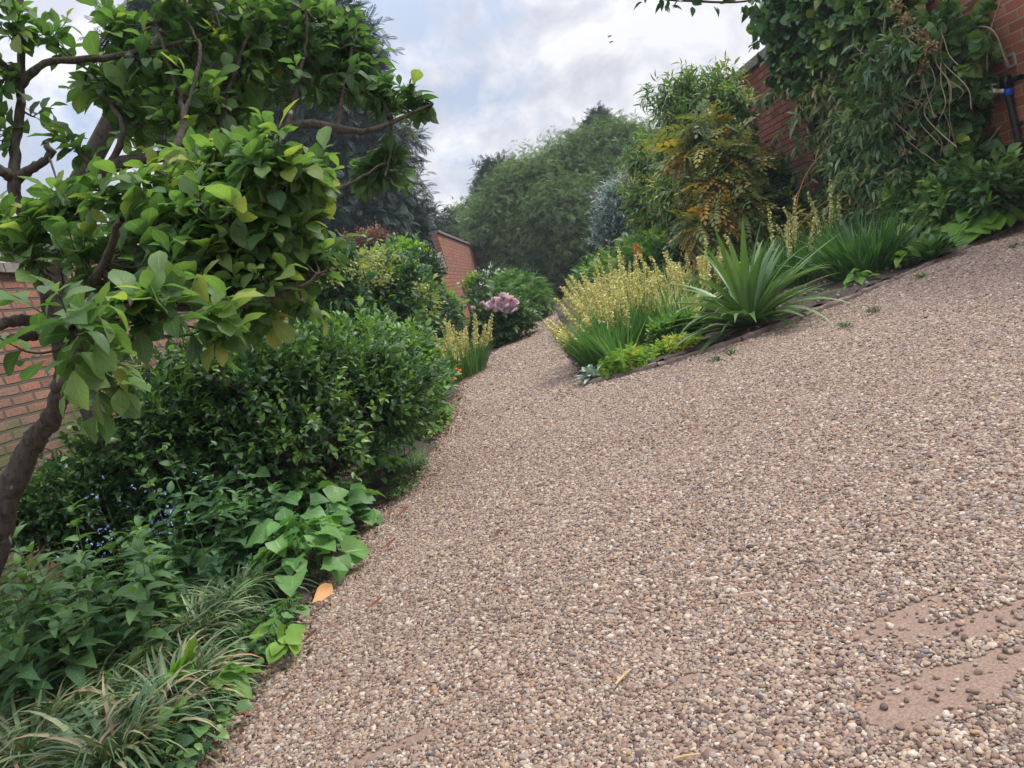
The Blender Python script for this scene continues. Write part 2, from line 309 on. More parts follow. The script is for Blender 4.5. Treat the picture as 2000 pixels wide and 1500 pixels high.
def flat(name, c, rough=.5, metal=0):
    m, t, n, l = newmat(name); o = n('ShaderNodeOutputMaterial'); p = n('ShaderNodeBsdfPrincipled')
    nz = n('ShaderNodeTexNoise'); nz.inputs['Scale'].default_value = 30; tcn = n('ShaderNodeTexCoord'); l(tcn.outputs['Object'], nz.inputs['Vector'])
    r = ramp(n, [(.3, tuple(x*.75 for x in c)), (.7, tuple(min(1, x*1.15) for x in c))]); l(nz.outputs['Fac'], r.inputs[0]); l(r.outputs[0], p.inputs['Base Color'])
    p.inputs['Roughness'].default_value = rough; p.inputs['Metallic'].default_value = metal; l(p.outputs[0], o.inputs[0]); return m

BARK = roughmat('bark', (.020, .016, .013), (.095, .075, .058), 48, .9, 1.0, .03, c3=(.10, .095, .055), stretch=(1, 1, .35), spots=((.50, .50, .46), 9, .66))
TWIG = roughmat('twig', (.030, .022, .016), (.10, .075, .05), 40, .85, .4, .004)
GSTEM = roughmat('green_stem', (.05, .10, .03), (.11, .18, .05), 20, .6, .1, .002)
DRYSTEM = roughmat('dry_stem', (.20, .15, .10), (.36, .29, .20), 30, .8, .2, .003)
SOIL = roughmat('soil', (.018, .013, .011), (.075, .054, .044), 26, .95, 1.0, .03, c3=(.15, .115, .095))
STONE = roughmat('coping_stone', (.11, .095, .085), (.27, .24, .21), 9, .9, .6, .01)
KERB = roughmat('kerb_stone', (.13, .095, .078), (.30, .23, .19), 14, .9, .6, .008)
rng = np.random.default_rng(7)
# ================================================================== THE SETTING
LX, LAZ = -3.8, 5.3        # left wall line
RX, RAZ = 7.3, -2.0        # right wall line
def lwx(y): return LX+math.tan(math.radians(LAZ))*y
def rwx(y): return RX+math.tan(math.radians(RAZ))*y
LE = np.array([(-1.6, -3), (-1.30, 1.6), (-1.23, 2.34), (-1.17, 2.96), (-1.04, 4.29), (-.80, 6.0), (-.70, 7.5), (-.66, 11.6), (0.01, 16.5), (1.0, 23), (1.83, 28.2), (3.3, 42), (4.6, 52)])
def lex(y): return np.interp(y, LE[:, 1], LE[:, 0])
KB = np.array([(0.67, 7.5), (1.54, 7.2), (2.36, 7.28), (2.75, 7.42), (3.57, 7.88), (4.28, 8.2), (5.66, 9.05), (6.8, 9.68)])
RB = np.array(list(map(tuple, KB))+[(rwx(9.9)-.02, 9.9), (rwx(36)-.02, 36), (2.9, 36), (1.82, 22), (.84, 10.5)])
def inpoly(x, y, poly):
    c = np.zeros(x.shape, bool); n = len(poly); j = n-1
    for i in range(n):
        xi, yi = poly[i]; xj, yj = poly[j]
        c ^= ((yi > y) != (yj > y)) & (x < (xj-xi)*(y-yi)/(yj-yi+1e-12)+xi); j = i
    return c
def vnoise(x, y, s=1.0, seed=0):
    r = np.random.default_rng(seed); v = 0
    for k in range(6):
        a = r.uniform(0, 6.28); f = s*(1.6**k)*r.uniform(.8, 1.2); v = v+np.sin(f*(x*math.cos(a)+y*math.sin(a))+r.uniform(0, 6.28))/(1.4**k)
    return v/2.2
def sheet(name, X, Y, Z, keep, mat):
    ny, nx = X.shape; idx = np.arange(nx*ny).reshape(ny, nx)
    q = np.stack([idx[:-1, :-1], idx[:-1, 1:], idx[1:, 1:], idx[1:, :-1]], -1)
    k = keep[:-1, :-1] & keep[:-1, 1:] & keep[1:, 1:] & keep[1:, :-1]
    b = MB(); b.add(np.stack([X, Y, Z], -1).reshape(-1, 3), q[k]); return b.build(name, mat)
# ground under everything, to the horizon
gm = roughmat('earth_and_grass', (.03, .045, .018), (.07, .075, .035), 3, .95, .5, .03)
b = MB(); b.add([(-1500, -1500, -.05), (1500, -1500, -.05), (1500, 1500, -.05), (-1500, 1500, -.05)], [[0, 1, 2, 3]])
tag(b.build('ground', gm), 'dark earth and grass beyond the garden beds', 'ground', kind='structure')
# gravel path base
def gravelmat():
    m, t, n, l = newmat('gravel_base'); o = n('ShaderNodeOutputMaterial'); p = n('ShaderNodeBsdfPrincipled')
    tcn = n('ShaderNodeTexCoord')
    def layer(scale):
        v = n('ShaderNodeTexVoronoi'); v.inputs['Scale'].default_value = scale; v.inputs['Randomness'].default_value = 1; l(tcn.outputs['Object'], v.inputs['Vector'])
        sx = n('ShaderNodeSeparateColor'); l(v.outputs['Color'], sx.inputs[0])
        r = ramp(n, [(0, (.10, .070, .060)), (.2, (.26, .185, .15)), (.45, (.40, .29, .235)), (.7, (.52, .40, .33)), (.88, (.33, .27, .26)), (1, (.66, .56, .48))]); l(sx.outputs[0], r.inputs[0]); return v, r
    v1, r1 = layer(62); 
    big = n('ShaderNodeTexNoise'); big.inputs['Scale'].default_value = .9; big.inputs['Detail'].default_value = 5; l(tcn.outputs['Object'], big.inputs['Vector'])
    mb = n('ShaderNodeMapRange'); mb.inputs[1].default_value = .35; mb.inputs[2].default_value = .65; mb.inputs[3].default_value = .80; mb.inputs[4].default_value = 1.12; l(big.outputs['Fac'], mb.inputs[0])
    vs = n('ShaderNodeVectorMath'); vs.operation = 'SCALE'; l(r1.outputs[0], vs.inputs[0]); l(mb.outputs[0], vs.inputs['Scale'])
    ed = n('ShaderNodeMapRange'); ed.inputs[1].default_value = .006; ed.inputs[2].default_value = .0105; ed.inputs[3].default_value = 0; ed.inputs[4].default_value = .75; l(v1.outputs['Distance'], ed.inputs[0])
    # the voronoi distance is in texture units; scale it back
    ed.inputs[1].default_value = .35; ed.inputs[2].default_value = .75
    mg = n('ShaderNodeMix'); mg.data_type = 'RGBA'; l(ed.outputs[0], mg.inputs[0]); l(vs.outputs[0], mg.inputs[6]); mg.inputs[7].default_value = (.10, .07, .055, 1)
    # sand where the real stones lie on top of it
    at = n('ShaderNodeAttribute'); at.attribute_name = 'tint'
    sn = n('ShaderNodeTexNoise'); sn.inputs['Scale'].default_value = 140; sn.inputs['Detail'].default_value = 6; l(tcn.outputs['Object'], sn.inputs['Vector'])
    sr = ramp(n, [(.3, (.19, .128, .098)), (.5, (.275, .190, .145)), (.7, (.34, .245, .19))]); l(sn.outputs['Fac'], sr.inputs[0])
    fm = n('ShaderNodeMix'); fm.data_type = 'RGBA'; l(at.outputs['Fac'], fm.inputs[0]); l(sr.outputs[0], fm.inputs[6]); l(mg.outputs[2], fm.inputs[7])
    l(fm.outputs[2], p.inputs['Base Color']); p.inputs['Roughness'].default_value = .9; p.inputs['Specular IOR Level'].default_value = .25
    hs = n('ShaderNodeMath'); hs.operation = 'MULTIPLY'; l(v1.outputs['Distance'], hs.inputs[0]); l(at.outputs['Fac'], hs.inputs[1])
    bp = n('ShaderNodeBump'); bp.invert = True; bp.inputs['Strength'].default_value = .8; bp.inputs['Distance'].default_value = .012; l(hs.outputs[0], bp.inputs['Height'])
    b2 = n('ShaderNodeBump'); b2.inputs['Strength'].default_value = .5; b2.inputs['Distance'].default_value = .003; l(sn.outputs['Fac'], b2.inputs['Height']); l(bp.outputs[0], b2.inputs['Normal']); l(b2.outputs[0], p.inputs['Normal'])
    l(p.outputs[0], o.inputs[0]); return m
GRAVEL = gravelmat()
def gz(x, y): return .012*vnoise(x, y, 1.1, 3)+.006*vnoise(x, y, 4, 5)
# bare sandy patches, in ground metres
PATCH = [(G(1870, 1330), .20, .065, -12), (G(1820, 1370), .15, .06, -8), (G(1770, 1205), .14, .035, 10), (G(1850, 1230), .15, .05, -20), (G(1960, 1300), .12, .05, 0), (G(790, 1455), .13, .022, 12), (G(700, 1490), .08, .02, 12), (G(1345, 1332), .05, .02, 0), (G(1990, 1190), .14, .03, -10)]
def bare(x, y):
    d = np.full(x.shape, 9.0); w_ = .28*vnoise(x, y, 22, 8)+.2*vnoise(x, y, 60, 9)
    for c, a, bb, an in PATCH:
        a = a*1.15; bb = bb*1.25; ca, sa = math.cos(math.radians(an)), math.sin(math.radians(an)); u = (x-c[0])*ca+(y-c[1])*sa; v = -(x-c[0])*sa+(y-c[1])*ca
        d = np.minimum(d, np.sqrt((u/a)**2+(v/bb)**2)+w_)
    return d
ys = np.concatenate([np.arange(-4, 1, .15), np.arange(1, 2.6, .035), np.arange(2.6, 12, .12), np.arange(12, 52, .5)]); us = np.linspace(0, 1, 260)
Yg = np.repeat(ys[:, None], len(us), 1); xl = lex(ys)[:, None]; Xg = xl+(us[None]**1.5)*22
b = MB(); idx = np.arange(Xg.size).reshape(Xg.shape); q = np.stack([idx[:-1, :-1], idx[:-1, 1:], idx[1:, 1:], idx[1:, :-1]], -1)
tt = np.clip((bare(Xg, Yg)-1.15)/.3, 0, 1)
b.add(np.stack([Xg, Yg, gz(Xg, Yg)], -1).reshape(-1, 3), q.reshape(-1, 4), T=tt.ravel())
tag(b.build('gravel_path', GRAVEL), 'pale pinkish gravel path running up between two beds', 'path', kind='structure')
# loose stones: one object of instanced pebbles
def pebbles():
    Ps = []; Ss = []
    for y0, y1, sp_, sz in ((.9, 2.2, .0078, .0066), (2.2, 4.2, .0092, .0076), (4.2, 7, .0110, .0083), (7, 10.6, .015, .0115), (10.6, 17, .021, .016), (17, 30, .032, .025)):
        X, Yy = np.meshgrid(np.arange(-2, 9.5 if y0 < 10 else 3.2, sp_), np.arange(y0, y1, sp_*.87)); X = X+(np.arange(X.shape[0]) % 2)[:, None]*sp_*.5
        X = X.ravel(); Yy = Yy.ravel(); X = X+rng.normal(0, sp_*.33, X.size); Yy = Yy+rng.normal(0, sp_*.33, X.size)
        z = gz(X, Yy); u, v, d = proj(np.stack([X, Yy, z], -1))
        k = (u > -350) & (u < 2750) & (v > -100) & (v < 1800) & (X > lex(Yy)-.02-.12*rng.random(X.size)**2.5) & (Yy < 29.9) & ((Yy < 10.4) | (X < 2.8))
        k &= ~inpoly(X, Yy, RB)
        nb = bare(X, Yy); k &= rng.random(X.size) < np.clip((nb-.72)/.5, .05, 1)
        X, Yy, z = X[k], Yy[k], z[k]; s = sz*np.exp(rng.normal(-.12, .27, X.size)); s = np.minimum(s, sz*1.9)
        Ps.append(np.stack([X, Yy, z+s*.25+rng.random(X.size)*s*.22], -1)); Ss.append(s)
    # a few larger stones
    n = 260; X = rng.uniform(-1, 5, n); Yy = rng.uniform(1.2, 7, n); k = (X > lex(Yy)+.05) & ~inpoly(X, Yy, RB); X, Yy = X[k], Yy[k]
    s = rng.uniform(.0095, .0145, X.size); Ps.append(np.stack([X, Yy, gz(X, Yy)+s*.5], -1)); Ss.append(s)
    Pp = np.concatenate(Ps); S = np.concatenate(Ss); n = len(Pp)
    me = bpy.data.meshes.new('gravel'); me.vertices.add(n); me.vertices.foreach_set('co', Pp.astype(np.float32).ravel())
    sc3 = S[:, None]*np.stack([rng.uniform(.85, 1.25, n), rng.uniform(.65, 1.0, n), rng.uniform(.4, .75, n)], -1)
    ro = np.stack([rng.normal(0, .35, n), rng.normal(0, .35, n), rng.uniform(0, 6.28, n)], -1)
    for nm, ar in (('scl', sc3), ('rot', ro)):
        a = me.attributes.new(nm, 'FLOAT_VECTOR', 'POINT'); a.data.foreach_set('vector', ar.astype(np.float32).ravel())
    me.update(); o = bpy.data.objects.new('gravel', me); C.objects.link(o)
    m, t, nn, l = newmat('pebble'); oo = nn('ShaderNodeOutputMaterial'); p = nn('ShaderNodeBsdfPrincipled'); oi = nn('ShaderNodeObjectInfo')
    r = ramp(nn, [(0, (.11, .085, .078)), (.07, (.16, .110, .090)), (.22, (.26, .170, .125)), (.45, (.33, .228, .170)), (.64, (.40, .300, .220)), (.76, (.24, .205, .195)), (.88, (.46, .365, .27)), (.96, (.56, .50, .42)), (.99, (.42, .23, .10)), (1, (.20, .21, .25))])
    l(oi.outputs['Random'], r.inputs[0]); tcn = nn('ShaderNodeTexCoord'); nz = nn('ShaderNodeTexNoise'); nz.inputs['Scale'].default_value = 2.2; l(tcn.outputs['Object'], nz.inputs['Vector'])
    mr = nn('ShaderNodeMapRange'); mr.inputs[1].default_value = .3; mr.inputs[2].default_value = .7; mr.inputs[3].default_value = .8; mr.inputs[4].default_value = 1.2; l(nz.outputs['Fac'], mr.inputs[0])
    vs = nn('ShaderNodeVectorMath'); vs.operation = 'SCALE'; l(r.outputs[0], vs.inputs[0]); l(mr.outputs[0], vs.inputs['Scale']); l(vs.outputs[0], p.inputs['Base Color'])
    p.inputs['Roughness'].default_value = .75; p.inputs['Specular IOR Level'].default_value = .3; l(p.outputs[0], oo.inputs[0])
    ng = bpy.data.node_groups.new('scatter_stones', 'GeometryNodeTree')
    ng.interface.new_socket('Geometry', in_out='INPUT', socket_type='NodeSocketGeometry'); ng.interface.new_socket('Geometry', in_out='OUTPUT', socket_type='NodeSocketGeometry')
    g = ng.nodes.new; k = ng.links.new; gi = g('NodeGroupInput'); go = g('NodeGroupOutput')
    ico = g('GeometryNodeMeshIcoSphere'); ico.inputs['Radius'].default_value = 1.0; ico.inputs['Subdivisions'].default_value = 2
    sp = g('GeometryNodeSetPosition'); nt_ = g('ShaderNodeTexNoise'); nt_.inputs['Scale'].default_value = 1.1
    sb = g('ShaderNodeVectorMath'); sb.operation = 'SUBTRACT'; sb.inputs[1].default_value = (.5, .5, .5); ml = g('ShaderNodeVectorMath'); ml.operation = 'SCALE'; ml.inputs['Scale'].default_value = .9
    k(nt_.outputs['Color'], sb.inputs[0]); k(sb.outputs[0], ml.inputs[0]); k(ico.outputs[0], sp.inputs['Geometry']); k(ml.outputs[0], sp.inputs['Offset'])
    sm = g('GeometryNodeSetShadeSmooth'); k(sp.outputs[0], sm.inputs[0]); st = g('GeometryNodeSetMaterial'); st.inputs['Material'].default_value = m; k(sm.outputs[0], st.inputs[0])
    ip = g('GeometryNodeInstanceOnPoints'); k(gi.outputs[0], ip.inputs['Points']); k(st.outputs[0], ip.inputs['Instance'])
    a1 = g('GeometryNodeInputNamedAttribute'); a1.data_type = 'FLOAT_VECTOR'; a1.inputs['Name'].default_value = 'scl'
    a2 = g('GeometryNodeInputNamedAttribute'); a2.data_type = 'FLOAT_VECTOR'; a2.inputs['Name'].default_value = 'rot'
    er = g('FunctionNodeEulerToRotation'); k(a2.outputs[0], er.inputs[0]); k(er.outputs[0], ip.inputs['Rotation']); k(a1.outputs[0], ip.inputs['Scale'])
    k(ip.outputs[0], go.inputs[0]); md = o.modifiers.new('stones', 'NODES'); md.node_group = ng; me.materials.append(m)
    tag(o, 'loose rounded pea gravel in buff, pink and grey lying on the path', 'gravel', kind='stuff'); print('pebbles', n)
pebbles()
# planting beds
X, Yy = np.meshgrid(np.arange(-8, 5, .1), np.arange(-1, 52, .1))
keep = (X < lex(Yy)+.02*vnoise(X, Yy, 9, 2)) & (X > LX+math.tan(math.radians(LAZ))*Yy-.1)
Z = -.01+.05*np.clip((lex(Yy)-X)/.25, 0, 1)+.03*vnoise(X, Yy, 3, 11)+.012*vnoise(X, Yy, 14, 12)
tag(sheet('left_bed_soil', X, Yy, Z, keep, SOIL), 'dark crumbly soil of the left border', 'soil', kind='structure')
X, Yy = np.meshgrid(np.arange(.5, 7.4, .06), np.arange(7, 36.2, .06))
Z = .045+.02*vnoise(X, Yy, 3, 21)+.016*vnoise(X, Yy, 16, 22)+.012*vnoise(X, Yy, 37, 23)
tag(sheet('right_bed_soil', X, Yy, Z, inpoly(X, Yy, RB), SOIL), 'dark crumbly soil of the right border', 'soil', kind='structure')
def bedz(x, y): return .03
# ================================================================== WALLS
BR_L = brickmat('old_brick', (.29, .115, .075), (.38, .20, .14), (.13, .105, .085), mo=.014, moss=(.10, .12, .055), stain=(.17, .145, .125), stain_amt=.8)
BR_F = brickmat('red_brick', (.31, .10, .06), (.38, .165, .105), (.17, .12, .095), stain=(.24, .17, .13), bw=.45, bh=.15, mo=.022, stain_amt=.85)
BR_R = brickmat('purple_brick', (.30, .095, .068), (.40, .145, .095), (.085, .055, .045), bw=.36, bh=.122, mo=.017, stain=(.13, .06, .055), stain_amt=.5)
BR_N = brickmat('near_brick', (.31, .10, .07), (.44, .175, .10), (.36, .28, .20), bw=.36, bh=.122, mo=.013, stain=(.16, .08, .065), stain_amt=.5)
def place(o, x0, az, y0):
    o.location = (x0+math.tan(math.radians(az))*y0, y0, 0); o.rotation_euler = (0, 0, math.radians(90-az)); return o
def wall(x0, az, y0, y1, z1, thick, side, mat, label, cop=.07, over=.05, group=None, ramp_=None):
    Ln = (y1-y0)/math.cos(math.radians(az)); b = MB(); s = side
    b.box((Ln/2, s*thick/2, z1/2-.1), (Ln/2, thick/2, z1/2+.1)); w_ = place(b.build('garden_wall', mat, smooth=False), x0, az, y0); tag(w_, label, 'wall', group)
    c = MB(); n = max(2, int(Ln/.62)); r = np.random.default_rng(int(abs(y0)*10)+3)
    for i in range(n):
        a = (i+.5)*Ln/n; jz = r.uniform(-.004, .006); jt = r.uniform(-.006, .006)
        c.box((a, s*thick/2+jt, z1+cop/2+jz), (Ln/n/2-.004, thick/2+over, cop/2), rz=r.uniform(-.004, .004))
    k = c.build('coping', STONE, smooth=False); k.parent = w_
    return w_, Ln
wn, _ = wall(LX, LAZ, -.6, 6.3, 2.28, .34, 1, BR_L, 'weathered orange brick garden wall behind the magnolia, mossy near its foot', group='stepped brick walls on the left')
wm, Lm = wall(LX, LAZ, 6.303, 26.6, 2.50, .34, 1, BR_L, 'lower brick wall hidden behind the climbers, ending at the sloped grey cap', group='stepped brick walls on the left')
# sloped stone cap climbing to the tall wall
wt, Lt = wall(LX, LAZ, 29.6, 62, 4.02, .22, 1, BR_F, 'tall red brick wall at the far left with black vent and raised pier', cop=.1, over=.08, group='stepped brick walls on the left')
b = MB(); x0 = 20.4; xs = 22.75  # in wm's local frame
b.add([(x0-.2, -.06, 2.6), (xs, -.06, 2.6), (xs, .5, 2.6), (x0-.2, .5, 2.6), (x0, -.06, 2.64), (xs, -.06, 3.25), (xs, .5, 3.25), (x0, .5, 2.64)],
      [[0, 3, 2, 1], [4, 5, 6, 7], [0, 1, 5, 4], [1, 2, 6, 5], [2, 3, 7, 6], [3, 0, 4, 7]])
o = b.build('sloped_cap', STONE, smooth=False); o.parent = wm
b = MB(); b.box((Lm+1.5, .17, 1.24), (1.5, .17, 1.29)); o = b.build('wall_end', BR_F, smooth=False); o.parent = wm
b = MB()
b.box((2.6, -.04, .95), (.07, .04, 1.15)); b.box((3.9, -.04, .95), (.07, .04, 1.15)); b.box((3.25, -.012, .95), (.58, .012, 1.13))
o = b.build('pier', BR_F, smooth=False); o.parent = wt; b = MB()
BLACK = flat('black_metal', (.012, .012, .014), .45)
b = MB(); vx = 12.2; b.box((vx, -.06, 2.86), (.42, .06, .02)); b.box((vx-.40, -.06, 2.70), (.02, .06, .16)); b.box((vx+.40, -.06, 2.70), (.02, .06, .16)); b.box((vx, -.02, 2.68), (.38, .018, .17))
for i in range(4): b.box((vx, -.06, 2.58+i*.07), (.38, .02, .012), tilt=.6)
o = b.build('vent', BLACK, smooth=False); o.parent = wt
w_r, Lr = wall(RX, RAZ, 10.62, 36.0, 4.03, .4, -1, BR_R, 'tall purplish red brick wall on the right below a grey stone coping', cop=.16, over=.12, group='right hand brick walls')
w_q, Lq = wall(RX, RAZ, 3.0, 10.61, 4.03, .4, -1, BR_N, 'near end of the right brick wall, pale mortar joints, carrying the black water pipe', cop=.16, over=.12, group='right hand brick walls')
# water pipe, tap and small plate on the near end of the right wall
wp = lambda px, py, off=0.0: onwall(px, py, RX-off, RAZ)
pA = wp(1968, 178, .06); pB = wp(1990, 300, .06); rt = thing('water_pipe', (pA[0], pA[1], 0), 'black standpipe on the right brick wall with blue collar and white tap', 'pipe')
b = MB(); zb = .02; b.tubes([[pA[0], pA[1], z] for z in np.linspace(zb, pA[2], 8)], [.042]*8, 10); b.build('pipe', BLACK, rt)
for z in (.7, 1.25): b = MB(); b.box((pA[0]+.03, pA[1], z), (.03, .07, .018)); b.build('bracket', BLACK, rt, smooth=False)
b = MB(); b.tubes([[pA[0], pA[1], pA[2]+t] for t in (-.055, -.05, .02, .03, .03)], [.04, .058, .058, .05, .001], 12); b.build('collar', flat('blue_plastic', (.01, .10, .62), .35), rt)
b = MB(); b.box((pA[0], pA[1], pA[2]+.11), (.05, .06, .075), taper=.8); b.tubes([[pA[0], pA[1]-.02+t, pA[2]+.10] for t in (0, -.1, -.2, -.26)], [.035]*4, 8); b.build('valve', BLACK, rt)
q0 = wp(1958, 178, .14); q1 = wp(1932, 178, .30); dv = (q1-q0)
b = MB(); b.tubes([q0+dv*t for t in (0, .08, .1, .5, .52, .85, .88, 1)], [.03, .03, .024, .024, .032, .032, .018, .016], 10)
b.tubes([q0+dv*.75+np.array([0, 0, t]) for t in (0, .05, .07)], [.01, .01, .01], 6); b.tubes([q0+dv*1.15+np.array([0, 0, .075]), q0+dv*.35+np.array([0, 0, .085])], [.009, .009], 6)
b.build('tap', flat('white_plastic', (.62, .60, .55), .4), rt)
c = wp(1974, 118, .01); b = MB(); a = .065
for (u, v, hu, hv) in ((0, a, a, .014), (0, -a, a, .014), (a, 0, .014, a), (-a, 0, .014, a)): b.box((0, u, v), (.012, hu, hv), T=.5)
o = b.build('wall_plate', flat('grey_metal', (.36, .34, .32), .5, .0), smooth=False); o.location = c; o.rotation_euler = (0, 0, math.radians(-RAZ)); tag(o, 'small square grey metal frame fixed to the near right brickwork above the tap', 'wall plate')
# the black recess / bin beside the pipe
c = wp(1965, 318, .12); b = MB(); b.box((0, 0, .0), (.10, .62, .17), taper=.9); b.box((-.02, 0, .19), (.13, .66, .02)); o = b.build('meter_box', BLACK, smooth=False); o.location = (c[0], c[1]-.1, c[2]-.0); o.rotation_euler = (0, 0, math.radians(-RAZ)); tag(o, 'black box against the foot of the right wall beneath the pipe', 'meter box')
# kerb
kp = KB; seg = []
d = np.concatenate([[0], np.cumsum(np.linalg.norm(np.diff(kp, axis=0), axis=1))]); tot = d[-1]; cuts = np.cumsum([0, .75, .85, .8, .9, .55, .9, .8, .9, .6])
cuts = cuts[cuts < tot]
near = ['short kerb stone at the bed corner by the woolly grey plant', 'kerb stone in front of the lime green ground cover', 'kerb stone by the yellowing leaves left of the spiky rosette', 'kerb stone under the drooping leaves of the spiky rosette', 'kerb stone just right of the spiky rosette', 'kerb stone below the small seedling', 'kerb stone below the strappy green clump', 'kerb stone beside the broad grey green rosette', 'kerb stone beneath the yellow green round leaves', 'last kerb stone at the right']
for i in range(len(cuts)-1):
    a, c2 = cuts[i], cuts[i+1]; pa = np.array([np.interp(a, d, kp[:, 0]), np.interp(a, d, kp[:, 1])]); pc = np.array([np.interp(c2, d, kp[:, 0]), np.interp(c2, d, kp[:, 1])])
    m_ = (pa+pc)/2; l_ = np.linalg.norm(pc-pa); an = math.atan2(pc[1]-pa[1], pc[0]-pa[0])
    b = MB(); n = 14; xs = np.linspace(-l_/2+.006, l_/2-.006, n); r = np.random.default_rng(i+50)
    prof = [(-.028, -.08), (-.030, .03), (-.018, .048), (.018, .05), (.030, .03), (.028, -.08)]
    V = [[x, y+r.normal(0, .0025), z+r.normal(0, .003)+.006*math.sin(x*4+i)] for x in xs for (y, z) in prof]
    Q = [[k*6+j, k*6+(j+1), k*6+6+(j+1), k*6+6+j] for k in range(n-1) for j in range(5)]
    Q += [[0, 5, 4, 1], [1, 4, 3, 2]]; e = (n-1)*6; Q += [[e, e+1, e+4, e+5], [e+1, e+2, e+3, e+4]]
    b.add(V, Q); o = b.build('kerb_stone', KERB, smooth=False); o.location = (m_[0], m_[1], 0); o.rotation_euler = (0, 0, an); tag(o, near[i], 'kerb stone', 'kerb stones edging the right bed')
# ================================================================== FOLIAGE BUILDERS
def catmull(pts, K):
    p = np.asarray(pts, float); n = len(p); p = np.vstack([2*p[0]-p[1], p, 2*p[-1]-p[-2]]); o = []
    for u in np.linspace(0, n-1-1e-6, K):
        i = int(u); t = u-i; a, b_, c, d_ = p[i:i+4]
        o.append(.5*((2*b_)+(-a+c)*t+(2*a-5*b_+4*c-d_)*t*t+(-a+3*b_-3*c+d_)*t**3))
    return np.array(o)
def sph(r, n, zmin=-1.0):
    v = nrm(r.normal(size=(n*3+8, 3))); v = v[v[:, 2] > zmin]; return v[:n]
def shoots_leaves(mb, r, S, D, Ls, k, tpl, size, splay=55, droop=(.1, .5), tint=(0, 1), m=0, upn=.8, wid=(.85, 1.15), szvar=.2, cup=0, t0=.15, tgrad=0.0, spiral=2.4, topscale=1.0):
    """k leaves along each shoot"""
    n = len(S)
    if n == 0: return
    D = nrm(D); a = nrm(np.cross(D, np.array([.2, .35, .9]))); b_ = np.cross(D, a); ph0 = r.uniform(0, 6.28, n)
    PP = []; DD = []; SZ = []; TT = []; base = r.uniform(tint[0], tint[1], n)
    for i in range(k):
        t = t0+(1-t0)*i/max(1, k-1); ph = ph0+i*spiral+r.normal(0, .25, n); sp_ = np.radians(splay*(1-.45*t)+r.normal(0, 9, n))
        rad = a*np.cos(ph)[:, None]+b_*np.sin(ph)[:, None]
        PP.append(S+D*(Ls*t)[:, None]); DD.append(D*np.cos(sp_)[:, None]+rad*np.sin(sp_)[:, None]); SZ.append(size*np.exp(r.normal(0, szvar, n))*(1-(1-topscale)*t))
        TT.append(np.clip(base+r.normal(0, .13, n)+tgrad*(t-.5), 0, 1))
    PP = np.concatenate(PP); DD = np.concatenate(DD); SZ = np.concatenate(SZ); TT = np.concatenate(TT)
    NN = nrm(np.array([0, 0, upn])+r.normal(0, .35, PP.shape))
    mb.leaves(tpl, PP, DD, NN, SZ, r.uniform(droop[0], droop[1], len(PP)), TT, m, r.uniform(wid[0], wid[1], len(PP)), cup)
def clumps_in(r, blobs, n, zmin=-.6, inner=.45, rough=.12):
    w_ = np.array([b_[1].prod()**(2/3) for b_ in blobs]); w_ = w_/w_.sum(); C_ = []; O_ = []
    for (c, rad), ww in zip(blobs, w_):
        k = max(1, int(round(n*ww))); u = sph(r, k, zmin); k = len(u); q = inner+(1-inner)*r.random(k)**.5
        q = q*(1+rough*r.normal(size=k)); C_.append(c+u*rad*q[:, None]); O_.append(nrm(u/rad*rad.mean()))
    return np.concatenate(C_), np.concatenate(O_)
def parts_of(n): return n
